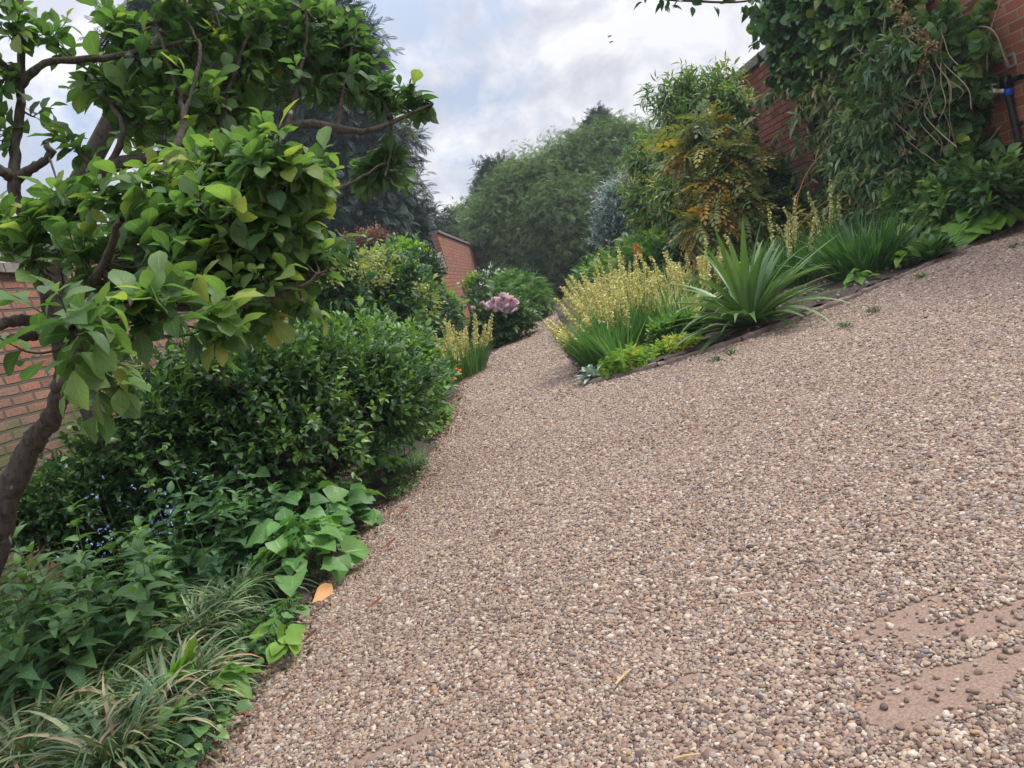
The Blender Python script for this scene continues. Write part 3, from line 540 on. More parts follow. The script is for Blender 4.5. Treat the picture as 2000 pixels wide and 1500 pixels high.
def shrub(name, label, cat, base, blobs, tpl, size, mat, n_cl=60, n_sh=10, sh_len=.12, k=6, crad=.12, seed=1, stem=TWIG, stem_r=.008, trunk=None, splay=55, droop=(.1, .45), tint=(0, .9),
          up=.5, out_=.8, group=None, zmin=-.6, inner=.45, upn=.8, wid=(.85, 1.15), twigs=True, leafname='foliage', stemname='stems', szvar=.2, rough=.12, tgrad=.25, flowers=None, stem_n=None, hang=0.0, kgroup=None, zfloor=.05, topscale=.8):
    r = np.random.default_rng(seed); base = np.asarray(base, float); rt = thing(name, base, label, cat, group)
    ext = sh_len*.55+size*.55+crad*.3; blobs = [(c, np.maximum(np.asarray(rad)*.35, np.asarray(rad)-ext)) for c, rad in blobs]
    C_, O_ = clumps_in(r, blobs, n_cl, zmin, inner, rough)
    ok = C_[:, 2] > zfloor; C_, O_ = C_[ok], O_[ok]
    ctint = r.uniform(tint[0], tint[1], len(C_)); n = len(C_)
    off = r.normal(0, .55, (n, n_sh, 3))*crad; S = (C_[:, None]+off).reshape(-1, 3)
    D = nrm(np.repeat(O_*out_, n_sh, 0)+np.array([0, 0, up-hang])+nrm(off.reshape(-1, 3))*.5+r.normal(0, .25, (n*n_sh, 3)))
    ok = S[:, 2] > zfloor*.5; Ls = sh_len*np.exp(r.normal(0, .25, n*n_sh)); mb = MB(); ct = np.repeat(ctint, n_sh)
    # leaves tinted by clump: draw them in three tint bands
    for lo, hi in ((-.1, .33), (.33, .66), (.66, 1.1)):
        kk = ok & (ct >= lo) & (ct < hi)
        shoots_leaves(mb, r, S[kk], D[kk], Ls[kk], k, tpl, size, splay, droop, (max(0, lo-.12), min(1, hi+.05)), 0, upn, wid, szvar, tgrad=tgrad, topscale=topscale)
    if not mb.n: return rt
    mb.build(leafname, mat, rt)
    # stems up to every clump
    K = 8; sel = np.arange(n) if stem_n is None else r.permutation(n)[:stem_n]
    src = base if trunk is None else np.asarray(trunk[0])
    ctrl = src+(C_[sel]-src)*np.array([.35, .35, .62])+r.normal(0, .04, (len(sel), 3)); t = np.linspace(0, 1, K)[None, :, None]
    st = np.broadcast_to(src, (len(sel), 3))+r.normal(0, stem_r*2, (len(sel), 3))*np.array([1, 1, 0])
    A = (1-t)**2*st[:, None]+2*t*(1-t)*ctrl[:, None]+t*t*C_[sel][:, None]; A = A+r.normal(0, crad*.07, A.shape)*(t*(1-t)*4)
    mb = MB(); mb.tubes(A, stem_r*(1-.7*np.linspace(0, 1, K))[None]*r.uniform(.7, 1.4, (len(sel), 1)), 4)
    if twigs:
        kk = np.where(ok)[0]; kk = kk[r.random(len(kk)) < .7]
        c0 = np.repeat(C_, n_sh, 0)[kk]-np.array([0, 0, crad*.3]); e = S[kk]+D[kk]*Ls[kk][:, None]; tw = np.stack([c0, (c0+e)/2+r.normal(0, crad*.1, c0.shape), e], 1)
        mb.tubes(tw, np.array([[1, .7, .35]])*stem_r*.35, 3)
    mb.build(stemname, stem, rt)
    if trunk is not None:
        mb = MB()
        for pl in trunk[1]:
            pts = catmull([q[:3] for q in pl], 14); rr = np.interp(np.linspace(0, 1, 14), np.linspace(0, 1, len(pl)), [q[3] for q in pl]); mb.tubes(pts, rr, 9)
        mb.build('trunk', BARK, rt)
    return rt
# ------------------------------------------------------------------ leaf colours
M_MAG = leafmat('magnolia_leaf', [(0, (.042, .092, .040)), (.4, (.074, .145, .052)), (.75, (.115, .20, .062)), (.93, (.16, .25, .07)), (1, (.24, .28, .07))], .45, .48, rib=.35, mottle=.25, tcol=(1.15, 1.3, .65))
M_DARK = leafmat('dark_leaf', [(0, (.020, .052, .022)), (.5, (.042, .098, .030)), (.85, (.085, .17, .04)), (1, (.14, .24, .06))], .4, .3)
M_BRI = leafmat('bright_leaf', [(0, (.038, .10, .032)), (.5, (.075, .170, .045)), (1, (.17, .29, .07))], .42, .35)
M_PHX = leafmat('phlox_leaf', [(0, (.028, .080, .034)), (.5, (.058, .138, .050)), (1, (.12, .22, .065))], .5, .3, rib=.3)
M_HRT = leafmat('heart_leaf', [(0, (.050, .135, .045)), (.5, (.085, .205, .060)), (1, (.14, .28, .07))], .45, .35, rib=.35)
M_IVY = leafmat('ivy_leaf', [(0, (.022, .058, .026)), (.5, (.045, .11, .038)), (.85, (.10, .19, .055)), (1, (.24, .27, .06))], .38, .25)
M_RND = leafmat('round_leaf', [(0, (.035, .09, .035)), (.45, (.085, .17, .055)), (.85, (.18, .29, .08)), (1, (.32, .38, .10))], .4, .35, rib=.2)
M_CLM = leafmat('climber_leaf', [(0, (.045, .10, .045)), (.5, (.115, .19, .085)), (.85, (.21, .28, .13)), (1, (.34, .28, .13))], .42, .3)
M_YGR = leafmat('yellowish_leaf', [(0, (.04, .12, .035)), (.4, (.08, .19, .04)), (.75, (.22, .30, .06)), (1, (.36, .34, .08))], .5, .35)
M_SIS = leafmat('strap_leaf', [(0, (.040, .105, .036)), (.5, (.075, .175, .050)), (1, (.14, .26, .07))], .42, .35, mottle=.12)
M_AGV = leafmat('grey_strap', [(0, (.050, .110, .035)), (.5, (.095, .175, .055)), (1, (.18, .27, .12))], .42, .25, mottle=.10)
M_CED = leafmat('cedar_leaf', [(0, (.010, .024, .020)), (.5, (.024, .048, .038)), (1, (.050, .085, .058))], .6, .1, spec=.3)
M_YEW = leafmat('feathery_leaf', [(0, (.050, .100, .045)), (.5, (.100, .170, .065)), (1, (.165, .235, .090))], .55, .25, spec=.3)
M_CON = leafmat('conifer_leaf', [(0, (.018, .042, .030)), (.6, (.04, .078, .045)), (1, (.10, .12, .06))], .6, .1, spec=.3)
M_PAL = leafmat('pale_tree_leaf', [(0, (.08, .12, .07)), (1, (.17, .22, .13))], .6, .25)
M_SIL = leafmat('silver_leaf', [(0, (.14, .20, .20)), (.6, (.24, .32, .32)), (1, (.36, .43, .42))], .5, .15)
M_PUR = leafmat('purple_leaf', [(0, (.035, .012, .022)), (1, (.09, .03, .045))], .5, .15, tcol=(1.2, .6, .8))
M_WIL = leafmat('willowy_leaf', [(0, (.060, .125, .045)), (.5, (.125, .215, .065)), (.85, (.23, .30, .085)), (1, (.36, .31, .08))], .42, .3)
M_ORA = leafmat('autumn_leaflet', [(0, (.075, .125, .04)), (.5, (.16, .21, .06)), (.8, (.30, .28, .07)), (1, (.44, .26, .06))], .45, .35, tcol=(1.2, 1.0, .4))
M_LIR = leafmat('liriope_leaf', [(0, (.045, .095, .045)), (.5, (.10, .17, .075)), (.78, (.20, .25, .12)), (.92, (.34, .31, .19)), (1, (.34, .20, .12))], .45, .2, mottle=.3)
M_VAR = leafmat('variegated_blade', [(0, (.16, .25, .09)), (.5, (.38, .40, .20)), (1, (.58, .55, .33))], .5, .3)
M_LIM = leafmat('lime_leaf', [(0, (.08, .20, .03)), (.5, (.20, .34, .05)), (.85, (.38, .42, .08)), (1, (.48, .34, .09))], .5, .4)
M_WOO = leafmat('woolly_leaf', [(0, (.17, .25, .20)), (1, (.40, .48, .42))], .8, .1, spec=.1)
M_HYD = leafmat('hydrangea_leaf', [(0, (.030, .090, .040)), (.55, (.055, .145, .050)), (.8, (.20, .28, .07)), (1, (.36, .34, .12))], .45, .3)
M_BRN = leafmat('brown_leaf', [(0, (.10, .05, .035)), (1, (.26, .15, .10))], .7, .2, tcol=(1, .8, .6))
M_YEL = leafmat('yellow_floret', [(0, (.34, .35, .10)), (.5, (.58, .55, .24)), (1, (.66, .63, .40))], .6, .25, mottle=.12, tcol=(1.1, 1, .5))
M_PNK = leafmat('pink_petal', [(0, (.62, .36, .42)), (.4, (.66, .52, .56)), (1, (.66, .61, .61))], .5, .3, mottle=.08, tcol=(1.1, .8, .9))
M_BLU = leafmat('blue_petal', [(0, (.20, .28, .68)), (1, (.40, .50, .85))], .6, .2, mottle=.05, tcol=(.7, .8, 1.2))
M_WHT = leafmat('white_petal', [(0, (.55, .58, .50)), (1, (.80, .82, .74))], .6, .2, mottle=.05, tcol=(1, 1, .9))
M_RED = leafmat('orange_petal', [(0, (.62, .10, .03)), (1, (.80, .28, .06))], .5, .25, tcol=(1.2, .7, .4))
M_DED = leafmat('dead_leaf', [(0, (.05, .022, .014)), (.5, (.22, .07, .045)), (1, (.52, .27, .10))], .6, .15, rib=.3, tcol=(1.1, .8, .4))
M_TAN = leafmat('tan_head', [(0, (.16, .13, .06)), (1, (.36, .27, .15))], .8, .2, tcol=(1, .9, .6))
# ================================================================== MAGNOLIA (left foreground)
def skel(pts, K=26):
    W = np.array([P(a, b_, c) for a, b_, c, _ in pts]); q = catmull(W, K); rr = np.interp(np.linspace(0, 1, K), np.linspace(0, 1, len(pts)), [p_[3] for p_ in pts]); return q, rr
r = np.random.default_rng(21)
tk = [(-12, 1075, 2.62, .088), (18, 960, 2.65, .078), (62, 868, 2.68, .068), (108, 795, 2.7, .056), (122, 715, 2.7, .047), (102, 630, 2.72, .036), (80, 545, 2.75, .032), (52, 440, 2.78, .031), (28, 350, 2.8, .036), (36, 230, 2.84, .026), (42, 110, 2.88, .022), (36, -80, 2.92, .018)]
q, rr = skel(tk, 60); rr = rr*.54; b0 = q[0]; foot = [b0+np.array([-.06, .0, -(b0[2]+.03)*t]) *1.0 for t in (1.0, .55)]
foot = [P(-150, 1500, 2.58), P(-105, 1340, 2.59), P(-52, 1190, 2.6)]; foot[0] = np.array([foot[0][0], foot[0][1], -.03])
q = np.vstack([foot, q]); rr = np.concatenate([[.075, .058, .050], rr]); q = q+r.normal(0, .0035, q.shape)
mag = thing('magnolia_tree', (q[0][0], q[0][1], 0), 'large leaning tree with lichen spotted trunk and big light green leaves, filling the left', 'tree')
q2 = catmull(q, 200); rr2 = np.interp(np.linspace(0, 1, 200), np.linspace(0, 1, len(rr)), rr)*(1+.04*np.sin(np.arange(200)*.7)+.03*r.normal(size=200)); mb = MB(); mb.tubes(q2, rr2, 28)
V_ = mb.V[0].reshape(200, 28, 3); c_ = q2[:, None]; th_ = np.arange(28)[None]*2*math.pi/28; s_ = np.arange(200)[:, None]
k_ = 1+.09*np.sin(3*th_+s_*.05)+.05*np.sin(7*th_+s_*.17)+.035*r.normal(size=(200, 28)); mb.V[0] = (c_+(V_-c_)*k_[..., None]).reshape(-1, 3); mb.build('trunk', BARK, mag)
limbs = [
 [(52, 430, 2.78, .030), (100, 392, 2.8, .028), (152, 372, 2.85, .028), (215, 326, 2.9, .027), (300, 308, 2.95, .024), (430, 288, 3.0, .022), (520, 262, 3.1, .020), (600, 240, 3.15, .019), (700, 254, 3.25, .014), (765, 240, 3.35, .010), (845, 200, 3.45, .005)],
 [(28, 352, 2.8, .020), (60, 330, 2.78, .016), (88, 312, 2.76, .013), (100, 296, 2.75, .012), (90, 282, 2.75, .009)],
 [(28, 350, 2.8, .022), (0, 332, 2.75, .018), (-60, 300, 2.7, .014)],
 [(40, 165, 2.86, .018), (62, 142, 2.86, .014), (100, 120, 2.88, .012), (160, 116, 2.9, .013), (225, 108, 2.95, .012), (330, 88, 3.0, .008), (430, 50, 3.05, .004)],
 [(40, 150, 2.86, .012), (15, 130, 2.8, .010), (-40, 90, 2.7, .008)],
 [(310, 395, 2.6, .016), (318, 345, 2.7, .016), (350, 272, 2.8, .014), (358, 227, 2.85, .011), (350, 185, 2.9, .008), (325, 110, 2.95, .006), (300, 40, 3, .004)],
 [(356, 230, 2.85, .010), (378, 175, 2.9, .008), (392, 95, 2.95, .006), (365, 45, 3, .004)],
 [(300, 640, 2.5, .012), (400, 520, 2.6, .010), (480, 425, 2.75, .009), (560, 398, 2.9, .010), (640, 374, 3.1, .008), (700, 350, 3.2, .006), (748, 318, 3.25, .003)],
 [(560, 250, 3.1, .012), (578, 190, 3.15, .010), (596, 95, 3.2, .007), (600, 20, 3.2, .005)],
 [(660, 248, 3.2, .010), (670, 180, 3.25, .008), (690, 90, 3.3, .005)],
 [(115, 755, 2.7, .030), (150, 735, 2.4, .020), (165, 700, 2.0, .014), (150, 662, 1.75, .010), (140, 640, 1.62, .007)],
 [(122, 715, 2.7, .030), (200, 685, 2.55, .022), (300, 640, 2.5, .014), (420, 540, 2.5, .010), (510, 430, 2.5, .007), (570, 345, 2.45, .004)],
 [(120, 700, 2.7, .022), (190, 625, 2.6, .018), (290, 600, 2.4, .015), (450, 600, 2.3, .011), (560, 570, 2.35, .007), (640, 530, 2.4, .004)],
 [(104, 640, 2.72, .022), (150, 590, 2.5, .017), (200, 520, 2.2, .013), (235, 430, 1.95, .008)],
 [(100, 635, 2.72, .022), (40, 625, 2.5, .018), (-30, 640, 2.3, .014)],
 [(104, 650, 2.7, .018), (40, 660, 2.6, .016), (-40, 670, 2.5, .012)],
 [(215, 326, 2.9, .014), (240, 250, 2.9, .010), (200, 180, 2.95, .007), (165, 130, 3.0, .005)],
 [(430, 288, 3.0, .014), (440, 200, 3.05, .010), (470, 110, 3.1, .007), (500, 30, 3.1, .004)],
 [(765, 240, 3.35, .006), (762, 300, 3.35, .005), (750, 350, 3.3, .003)],
 [(300, 640, 2.35, .012), (260, 600, 2.0, .009), (250, 590, 1.75, .006)],
 [(112, 775, 2.7, .020), (175, 760, 2.5, .012), (230, 700, 2.2, .008), (270, 640, 1.9, .006)]]
SK = [q]; mb = MB()
for l_ in limbs:
    a, c2 = skel(l_, 22); a = a+r.normal(0, .004, a.shape)*np.linspace(0, 1, 22)[:, None]; SK.append(a); mb.tubes(a, c2*(1+.1*np.sin(np.arange(22)*2.1)), 8)
SKp = np.concatenate(SK)
# leaf rosettes inside the crown regions: px, py, depth, radius px, count
CR = [(225, 60, 3.1, 44, 6), (112, 75, 2.95, 16, 2), (330, 50, 3.1, 72, 13), (450, 50, 3.2, 80, 15), (555, 55, 3.3, 66, 14), (650, 55, 3.35, 44, 11), (705, 105, 3.4, 26, 6), (190, 165, 3.0, 42, 5), (290, 170, 3.1, 70, 12),
      (400, 175, 3.1, 76, 14), (510, 160, 3.2, 70, 14), (600, 150, 3.3, 56, 12), (680, 170, 3.35, 40, 9), (755, 200, 3.4, 28, 7), (820, 205, 3.5, 20, 6), (250, 250, 3.0, 55, 6), (355, 250, 3.0, 60, 9), (460, 225, 3.1, 40, 6),
      (545, 335, 2.4, 55, 11), (600, 350, 2.5, 30, 4), (460, 365, 2.5, 66, 12), (742, 335, 3.4, 24, 8), (760, 300, 3.4, 20, 4), (250, 400, 2.4, 50, 7), (140, 430, 2.6, 66, 9), (40, 455, 2.6, 40, 6), (350, 430, 2.5, 80, 15), (450, 460, 2.4, 80, 16),
      (555, 455, 2.5, 56, 11), (600, 500, 2.5, 40, 8), (290, 525, 2.3, 72, 11), (400, 555, 2.3, 74, 12), (500, 550, 2.4, 64, 11), (575, 565, 2.6, 44, 7), (190, 520, 2.4, 60, 8), (60, 510, 2.5, 30, 3), (380, 390, 2.7, 60, 9),
      (140, 655, 1.65, 38, 4), (235, 635, 1.85, 45, 4), (305, 615, 1.95, 45, 5), (60, 680, 1.7, 18, 1), (420, 630, 2.1, 45, 5), (190, 745, 1.75, 22, 2), (15, 60, 2.8, 25, 3), (5, 150, 2.8, 22, 2), (5, 260, 2.8, 16, 2), (60, 225, 2.9, 10, 1), (160, 300, 2.9, 16, 2), (490, 630, 2.5, 32, 4), (390, 325, 2.9, 40, 4)]
S = []; Tn = []
for (a, c2, Y, rp, n) in CR:
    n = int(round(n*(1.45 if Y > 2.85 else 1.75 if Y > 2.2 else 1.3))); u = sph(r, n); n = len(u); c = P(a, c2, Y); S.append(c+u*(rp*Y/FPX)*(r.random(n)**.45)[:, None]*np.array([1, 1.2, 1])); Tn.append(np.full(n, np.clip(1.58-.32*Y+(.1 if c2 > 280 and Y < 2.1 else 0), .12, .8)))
S = np.concatenate(S); Tn = np.concatenate(Tn); n = len(S)
dd = np.linalg.norm(S[:, None]-SKp[None], axis=2); j = dd.argmin(1); nr = SKp[j]
D = nrm(nrm(S-nr)*.9+np.array([0, -.1, .65])+r.normal(0, .5, (n, 3))); Ls = r.uniform(.05, .11, n)
mt = MB(); YY = S[:, 1]
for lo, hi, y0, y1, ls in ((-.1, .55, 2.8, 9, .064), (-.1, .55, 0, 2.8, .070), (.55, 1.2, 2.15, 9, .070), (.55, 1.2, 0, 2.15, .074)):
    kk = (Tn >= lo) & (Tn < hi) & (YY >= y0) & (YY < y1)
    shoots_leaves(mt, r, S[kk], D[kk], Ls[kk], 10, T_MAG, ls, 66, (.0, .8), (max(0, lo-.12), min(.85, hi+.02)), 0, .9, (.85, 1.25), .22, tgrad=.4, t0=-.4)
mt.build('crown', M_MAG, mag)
ctrl = nr+(S-nr)*.5+np.array([0, 0, -.03])+r.normal(0, .02, S.shape); t = np.linspace(0, 1, 7)[None, :, None]
A = (1-t)**2*nr[:, None]+2*t*(1-t)*ctrl[:, None]+t*t*S[:, None]; A = np.concatenate([A, (S+D*Ls[:, None])[:, None]], 1)
mb.tubes(A, np.array([1.0, .85, .75, .65, .6, .5, .45, .3])*.0048, 5); mb.build('branches', BARK, mag)
f = P(512, 402, 2.45); mb = MB(); mb.leaves(T_PETAL, np.repeat(f[None], 7, 0), nrm(r.normal(size=(7, 3))+[0, 0, 1]), r.normal(size=(7, 3)), .022, .3, r.random(7)); mb.build('bloom', leafmat('maroon_petal', [(0, (.10, .01, .03)), (1, (.22, .03, .07))], .5, .2, tcol=(1.2, .5, .7)), mag)
# overhead spray at the top right
r = np.random.default_rng(5)
pts = [(1235, -60, 3.2, .01), (1280, -8, 3.2, .006), (1360, 2, 3.2, .005), (1440, 4, 3.2, .004), (1500, -6, 3.2, .003)]
a, rr = skel(pts, 16); hub = P(1150, -420, 3.4)
og = thing('overhanging_branch', (-2.2, 4.4, 0), 'dark leafy branch tips reaching in along the top edge, left of the climber', 'branch')
mb = MB(); full = catmull([(-2.2, 4.4, 0), (-2.1, 4.4, 2.2), P(1000, -700, 3.9), hub, a[0]], 24); mb.tubes(full, np.linspace(.07, .011, 24), 8); mb.tubes(a, rr, 6); mb.build('branch', BARK, og)
idx = r.integers(1, 16, 26); mt = MB(); shoots_leaves(mt, r, a[idx]+r.normal(0, .012, (26, 3)), nrm(r.normal(0, .7, (26, 3))+[.3, 0, -.1]), np.full(26, .03), 2, T_OVATE, .052, 50, (.1, .4), (0, .3), upn=.6); 
e = P(1475, 12, 3.2); shoots_leaves(mt, r, e+r.normal(0, .02, (6, 3)), nrm(r.normal(0, .6, (6, 3))+[0, 0, -.5]), np.full(6, .03), 3, T_OVATE, .05, 50, (.1, .4), (0, .3)); mt.build('leaves', M_DARK, og)
# ================================================================== LEFT BORDER
def stemplant(name, label, cat, base, n, h, spread, tpl, size, mat, nodes=9, seed=1, lean=(0, 0), group=None, droop=(.3, .8), tint=(0, .8), stem_r=.004, tgrad=.5, splay=70, opp=True, wid=(.9, 1.2), t0=.25, flowers=None, hv=.18, stemmat=None, topscale=.45, bspread=None):
    """upright herbaceous stems with paired leaves, shorter towards the tip"""
    r = np.random.default_rng(seed); base = np.asarray(base, float); rt = thing(name, base, label, cat, group); bs = spread if bspread is None else bspread
    ang = r.uniform(0, 6.28, n); rad = np.sqrt(r.random(n)); f = base+np.stack([np.cos(ang)*rad*bs[0], np.sin(ang)*rad*bs[1], np.zeros(n)], -1)
    H_ = h*(1-.3*rad**2)*np.exp(r.normal(0, hv, n)); D = nrm(np.stack([np.cos(ang)*rad*.28+lean[0], np.sin(ang)*rad*.28+lean[1], np.ones(n)], -1)+r.normal(0, .07, (n, 3)))
    mb = MB(); tt = np.linspace(0, 1, 6)[None, :, None]; A = f[:, None]+D[:, None]*H_[:, None, None]*tt+np.array([0, 0, -.04])*tt**2; mb.tubes(A, stem_r*(1-.6*np.linspace(0, 1, 6))[None], 4); mb.build('stems', GSTEM if stemmat is None else stemmat, rt)
    PP = []; DD = []; SZ = []; TT = []; a = nrm(np.cross(D, [.1, .9, .2])); c = np.cross(D, a); ph0 = r.uniform(0, 6.28, n); bt = r.uniform(*tint, n)
    for i in range(nodes):
        t = t0+(1-t0)*i/(nodes-1); ph = ph0+i*(1.57 if opp else 2.4)
        for k in ((0, 1) if opp else (0,)):
            p_ = ph+k*3.1416+r.normal(0, .2, n); sp_ = np.radians(splay*(1-.5*t**3)+r.normal(0, 8, n)); ra = a*np.cos(p_)[:, None]+c*np.sin(p_)[:, None]
            PP.append(f+D*(H_*t)[:, None]); DD.append(D*np.cos(sp_)[:, None]+ra*np.sin(sp_)[:, None]); SZ.append(size*(1-(1-topscale)*t**2)*np.exp(r.normal(0, .15, n))); TT.append(np.clip(bt+tgrad*(t-.6)+r.normal(0, .08, n), 0, 1))
    PP = np.concatenate(PP); mb = MB(); mb.leaves(tpl, PP, np.concatenate(DD), nrm(np.array([0, 0, 1.])+r.normal(0, .2, PP.shape)), np.concatenate(SZ), r.uniform(*droop, len(PP)), np.concatenate(TT), 0, r.uniform(*wid, len(PP))); mb.build('leaves', mat, rt)
    if flowers:
        fm, tp, fs, fn = flowers; e = f+D*H_[:, None]
        for k in r.integers(0, n, fn): florets('flower', rt, fm, T_DIA, e[k]+r.normal(0, fs*2.5, 3), 4, fs*.15, fs, r)
    return rt
def gxy(px, py): g = G(px, py); return np.array([g[0], g[1], .03])
def florets(name, rt, mat, tpl, c, n, sc, size, r, nn=(0, 0, 1)):
    # one small flower or flower head as a mesh of its own
    mb = MB(); off = r.normal(0, 1, (n, 3))*sc; mb.leaves(tpl, np.asarray(c)+off, nrm(r.normal(size=(n, 3))), nrm(np.asarray(nn)+r.normal(0, .5, (n, 3))), size, .1, r.random(n)); return mb.build(name, mat, rt)
# big dark shrub mass and its neighbours (each a plant)
shrub('shrub', 'broad dark green shrub with small pointed leaves, in the left border below the magnolia', 'shrub', (-1.75, 4.9, .0),
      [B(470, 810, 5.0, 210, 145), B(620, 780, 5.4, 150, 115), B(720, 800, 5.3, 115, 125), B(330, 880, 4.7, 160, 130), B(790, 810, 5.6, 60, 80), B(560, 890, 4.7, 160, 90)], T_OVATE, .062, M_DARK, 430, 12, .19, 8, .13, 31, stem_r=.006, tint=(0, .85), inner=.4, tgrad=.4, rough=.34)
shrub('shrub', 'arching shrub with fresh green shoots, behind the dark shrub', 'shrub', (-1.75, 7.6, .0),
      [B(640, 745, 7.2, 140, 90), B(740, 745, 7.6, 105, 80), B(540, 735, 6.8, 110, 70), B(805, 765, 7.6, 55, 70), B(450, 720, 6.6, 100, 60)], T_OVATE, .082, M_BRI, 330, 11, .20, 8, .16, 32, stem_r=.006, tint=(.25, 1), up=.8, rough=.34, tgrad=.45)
shrub('shrub', 'low sprawling dark leaved shrub at the foot of the near brick wall behind the trunk', 'shrub', (-2.7, 4.6, .0),
      [B(230, 960, 4.6, 170, 110), B(110, 1010, 4.2, 110, 90), B(330, 960, 4.5, 130, 80)], T_OVATE, .050, M_DARK, 300, 13, .10, 6, .10, 33, stem_r=.004, tint=(0, .5))
stemplant('phlox', 'tall leafy phlox stems standing in front of the dark shrub beside the gravel', 'plant', gxy(655, 985)+[0, .1, 0], 13, .98, (.16, .16), T_OVATE, .135, M_PHX, 12, 41, group='phlox clumps in the left border')
stemplant('phlox', 'lush mid green phlox clump at the bottom left corner', 'plant', (-2.05, 3.1, .03), 44, .60, (.42, .35), T_OVATE, .135, M_PHX, 9, 42, tint=(.1, .9), group='phlox clumps in the left border')
stemplant('phlox', 'dark green phlox clump between the bottom left clump and the dark shrub', 'plant', (-1.95, 3.95, .03), 40, .60, (.5, .28), T_OVATE, .12, M_PHX, 9, 43, tint=(0, .6), group='phlox clumps in the left border')
stemplant('phlox', 'shaded phlox clump behind the heart shaped leaves', 'plant', (-2.15, 4.75, .03), 30, .52, (.42, .25), T_OVATE, .115, M_PHX, 9, 44, tint=(0, .5), group='phlox clumps in the left border')
stemplant('phlox', 'phlox clump at the far left edge below the magnolia trunk', 'plant', (-2.75, 3.75, .03), 34, .55, (.4, .35), T_OVATE, .11, M_PHX, 9, 45, tint=(0, .6), group='phlox clumps in the left border')
stemplant('nettle_leaved_plant', 'leafy plant of pointed leaves leaning out over the gravel beside the dark shrub', 'plant', gxy(790, 905)+[-.12, 0, 0], 20, .42, (.2, .35), T_OVATE, .085, M_BRI, 7, 46, tint=(.0, .6))
def lowleaf(name, label, base, spread, n, h, tpl, size, mat, seed, tint=(0, .9), group=None, dome=.25, droop=(.1, .5), pet=.0022, updir=1.0, cat='plant', wid=(.9, 1.15)):
    """mound of single leaves on petioles"""
    r = np.random.default_rng(seed); base = np.asarray(base, float); rt = thing(name, base, label, cat, group)
    ang = r.uniform(0, 6.28, n); rad = np.sqrt(r.random(n)); e = base+np.stack([np.cos(ang)*rad*spread[0], np.sin(ang)*rad*spread[1], h*(1-.75*rad**2)*r.uniform(.55, 1.05, n)+.02], -1)
    f = base+np.stack([np.cos(ang)*rad*spread[0]*.6, np.sin(ang)*rad*spread[1]*.6, np.zeros(n)], -1); t = np.linspace(0, 1, 5)[None, :, None]; c = (f+e)/2+np.array([0, 0, h*.25])
    A = (1-t)**2*f[:, None]+2*t*(1-t)*c[:, None]+t*t*e[:, None]; mb = MB(); mb.tubes(A, np.full((n, 5), pet), 3); mb.build('stems', GSTEM, rt)
    D = nrm(np.stack([np.cos(ang), np.sin(ang), np.full(n, -.15)], -1)*rad[:, None]+r.normal(0, .55, (n, 3))*[1, 1, .3]); Nn = nrm(np.array([0, 0, updir])+.5*np.stack([np.cos(ang), np.sin(ang), ang*0], -1)*rad[:, None]+r.normal(0, .28, (n, 3)))
    mb = MB(); mb.leaves(tpl, e, D, Nn, size*np.exp(r.normal(0, .25, n)), r.uniform(*droop, n), r.uniform(*tint, n), 0, r.uniform(*wid, n)); mb.build('leaves', mat, rt); return rt
HG = 'heart leaved plants along the left gravel edge'
lowleaf('heart_leaved_plant', 'broad mound of big heart shaped leaves beside the gravel, in front of the tall phlox', gxy(530, 1110)+[-.05, .10, 0], (.55, .50), 210, .50, T_HEART, .13, M_HRT, 51, group=HG)
lowleaf('heart_leaved_plant', 'lighter heart leaved mound at the gravel edge just above the striped grass tufts', gxy(628, 1130)+[-.05, 0, 0], (.22, .30), 80, .30, T_HEART, .115, M_HRT, 52, tint=(.3, 1), group=HG)
lowleaf('heart_leaved_plant', 'small heart leaved plant below the tall phlox at the path edge', gxy(690, 1035)+[-.05, 0, 0], (.22, .3), 50, .26, T_HEART, .11, M_HRT, 53, group=HG)
lowleaf('heart_leaved_plant', 'round leaved seedling at the path edge in front of the dark shrub', gxy(770, 940)+[-.08, 0, 0], (.13, .35), 40, .2, T_HEART, .085, M_HRT, 54, tint=(.4, 1), group=HG)
lowleaf('heart_leaved_plant', 'heart leaved plants between the tall phlox and the highest striped grass', gxy(600, 1040)+[-.1, 0, 0], (.40, .36), 130, .46, T_HEART, .12, M_HRT, 55, group=HG)
lowleaf('heart_leaved_plant', 'darker heart leaved patch joining the bottom left phlox to the broad mound', gxy(440, 1150)+[-.1, .1, 0], (.34, .34), 90, .32, T_HEART, .125, M_HRT, 56, tint=(0, .6), group=HG)
r = np.random.default_rng(76); k = 900; Yk = r.uniform(1.6, 12, k); Xk = lex(Yk)-.02+r.normal(0, .07, k); mb = MB(); mb.leaves(T_OV2, np.stack([Xk, Yk, .012+gz(Xk, Yk)+.03*r.random(k)], -1), nrm(r.normal(size=(k, 3))*[1, 1, .15]), nrm(r.normal(0, .35, (k, 3))+[0, 0, 1]), r.uniform(.012, .04, k), .4, r.random(k)*.6)
tag(mb.build('leaf_litter', M_DED), 'brown crumbled leaf litter strewn along the left edge of the gravel', 'litter', kind='stuff')
r = np.random.default_rng(77)
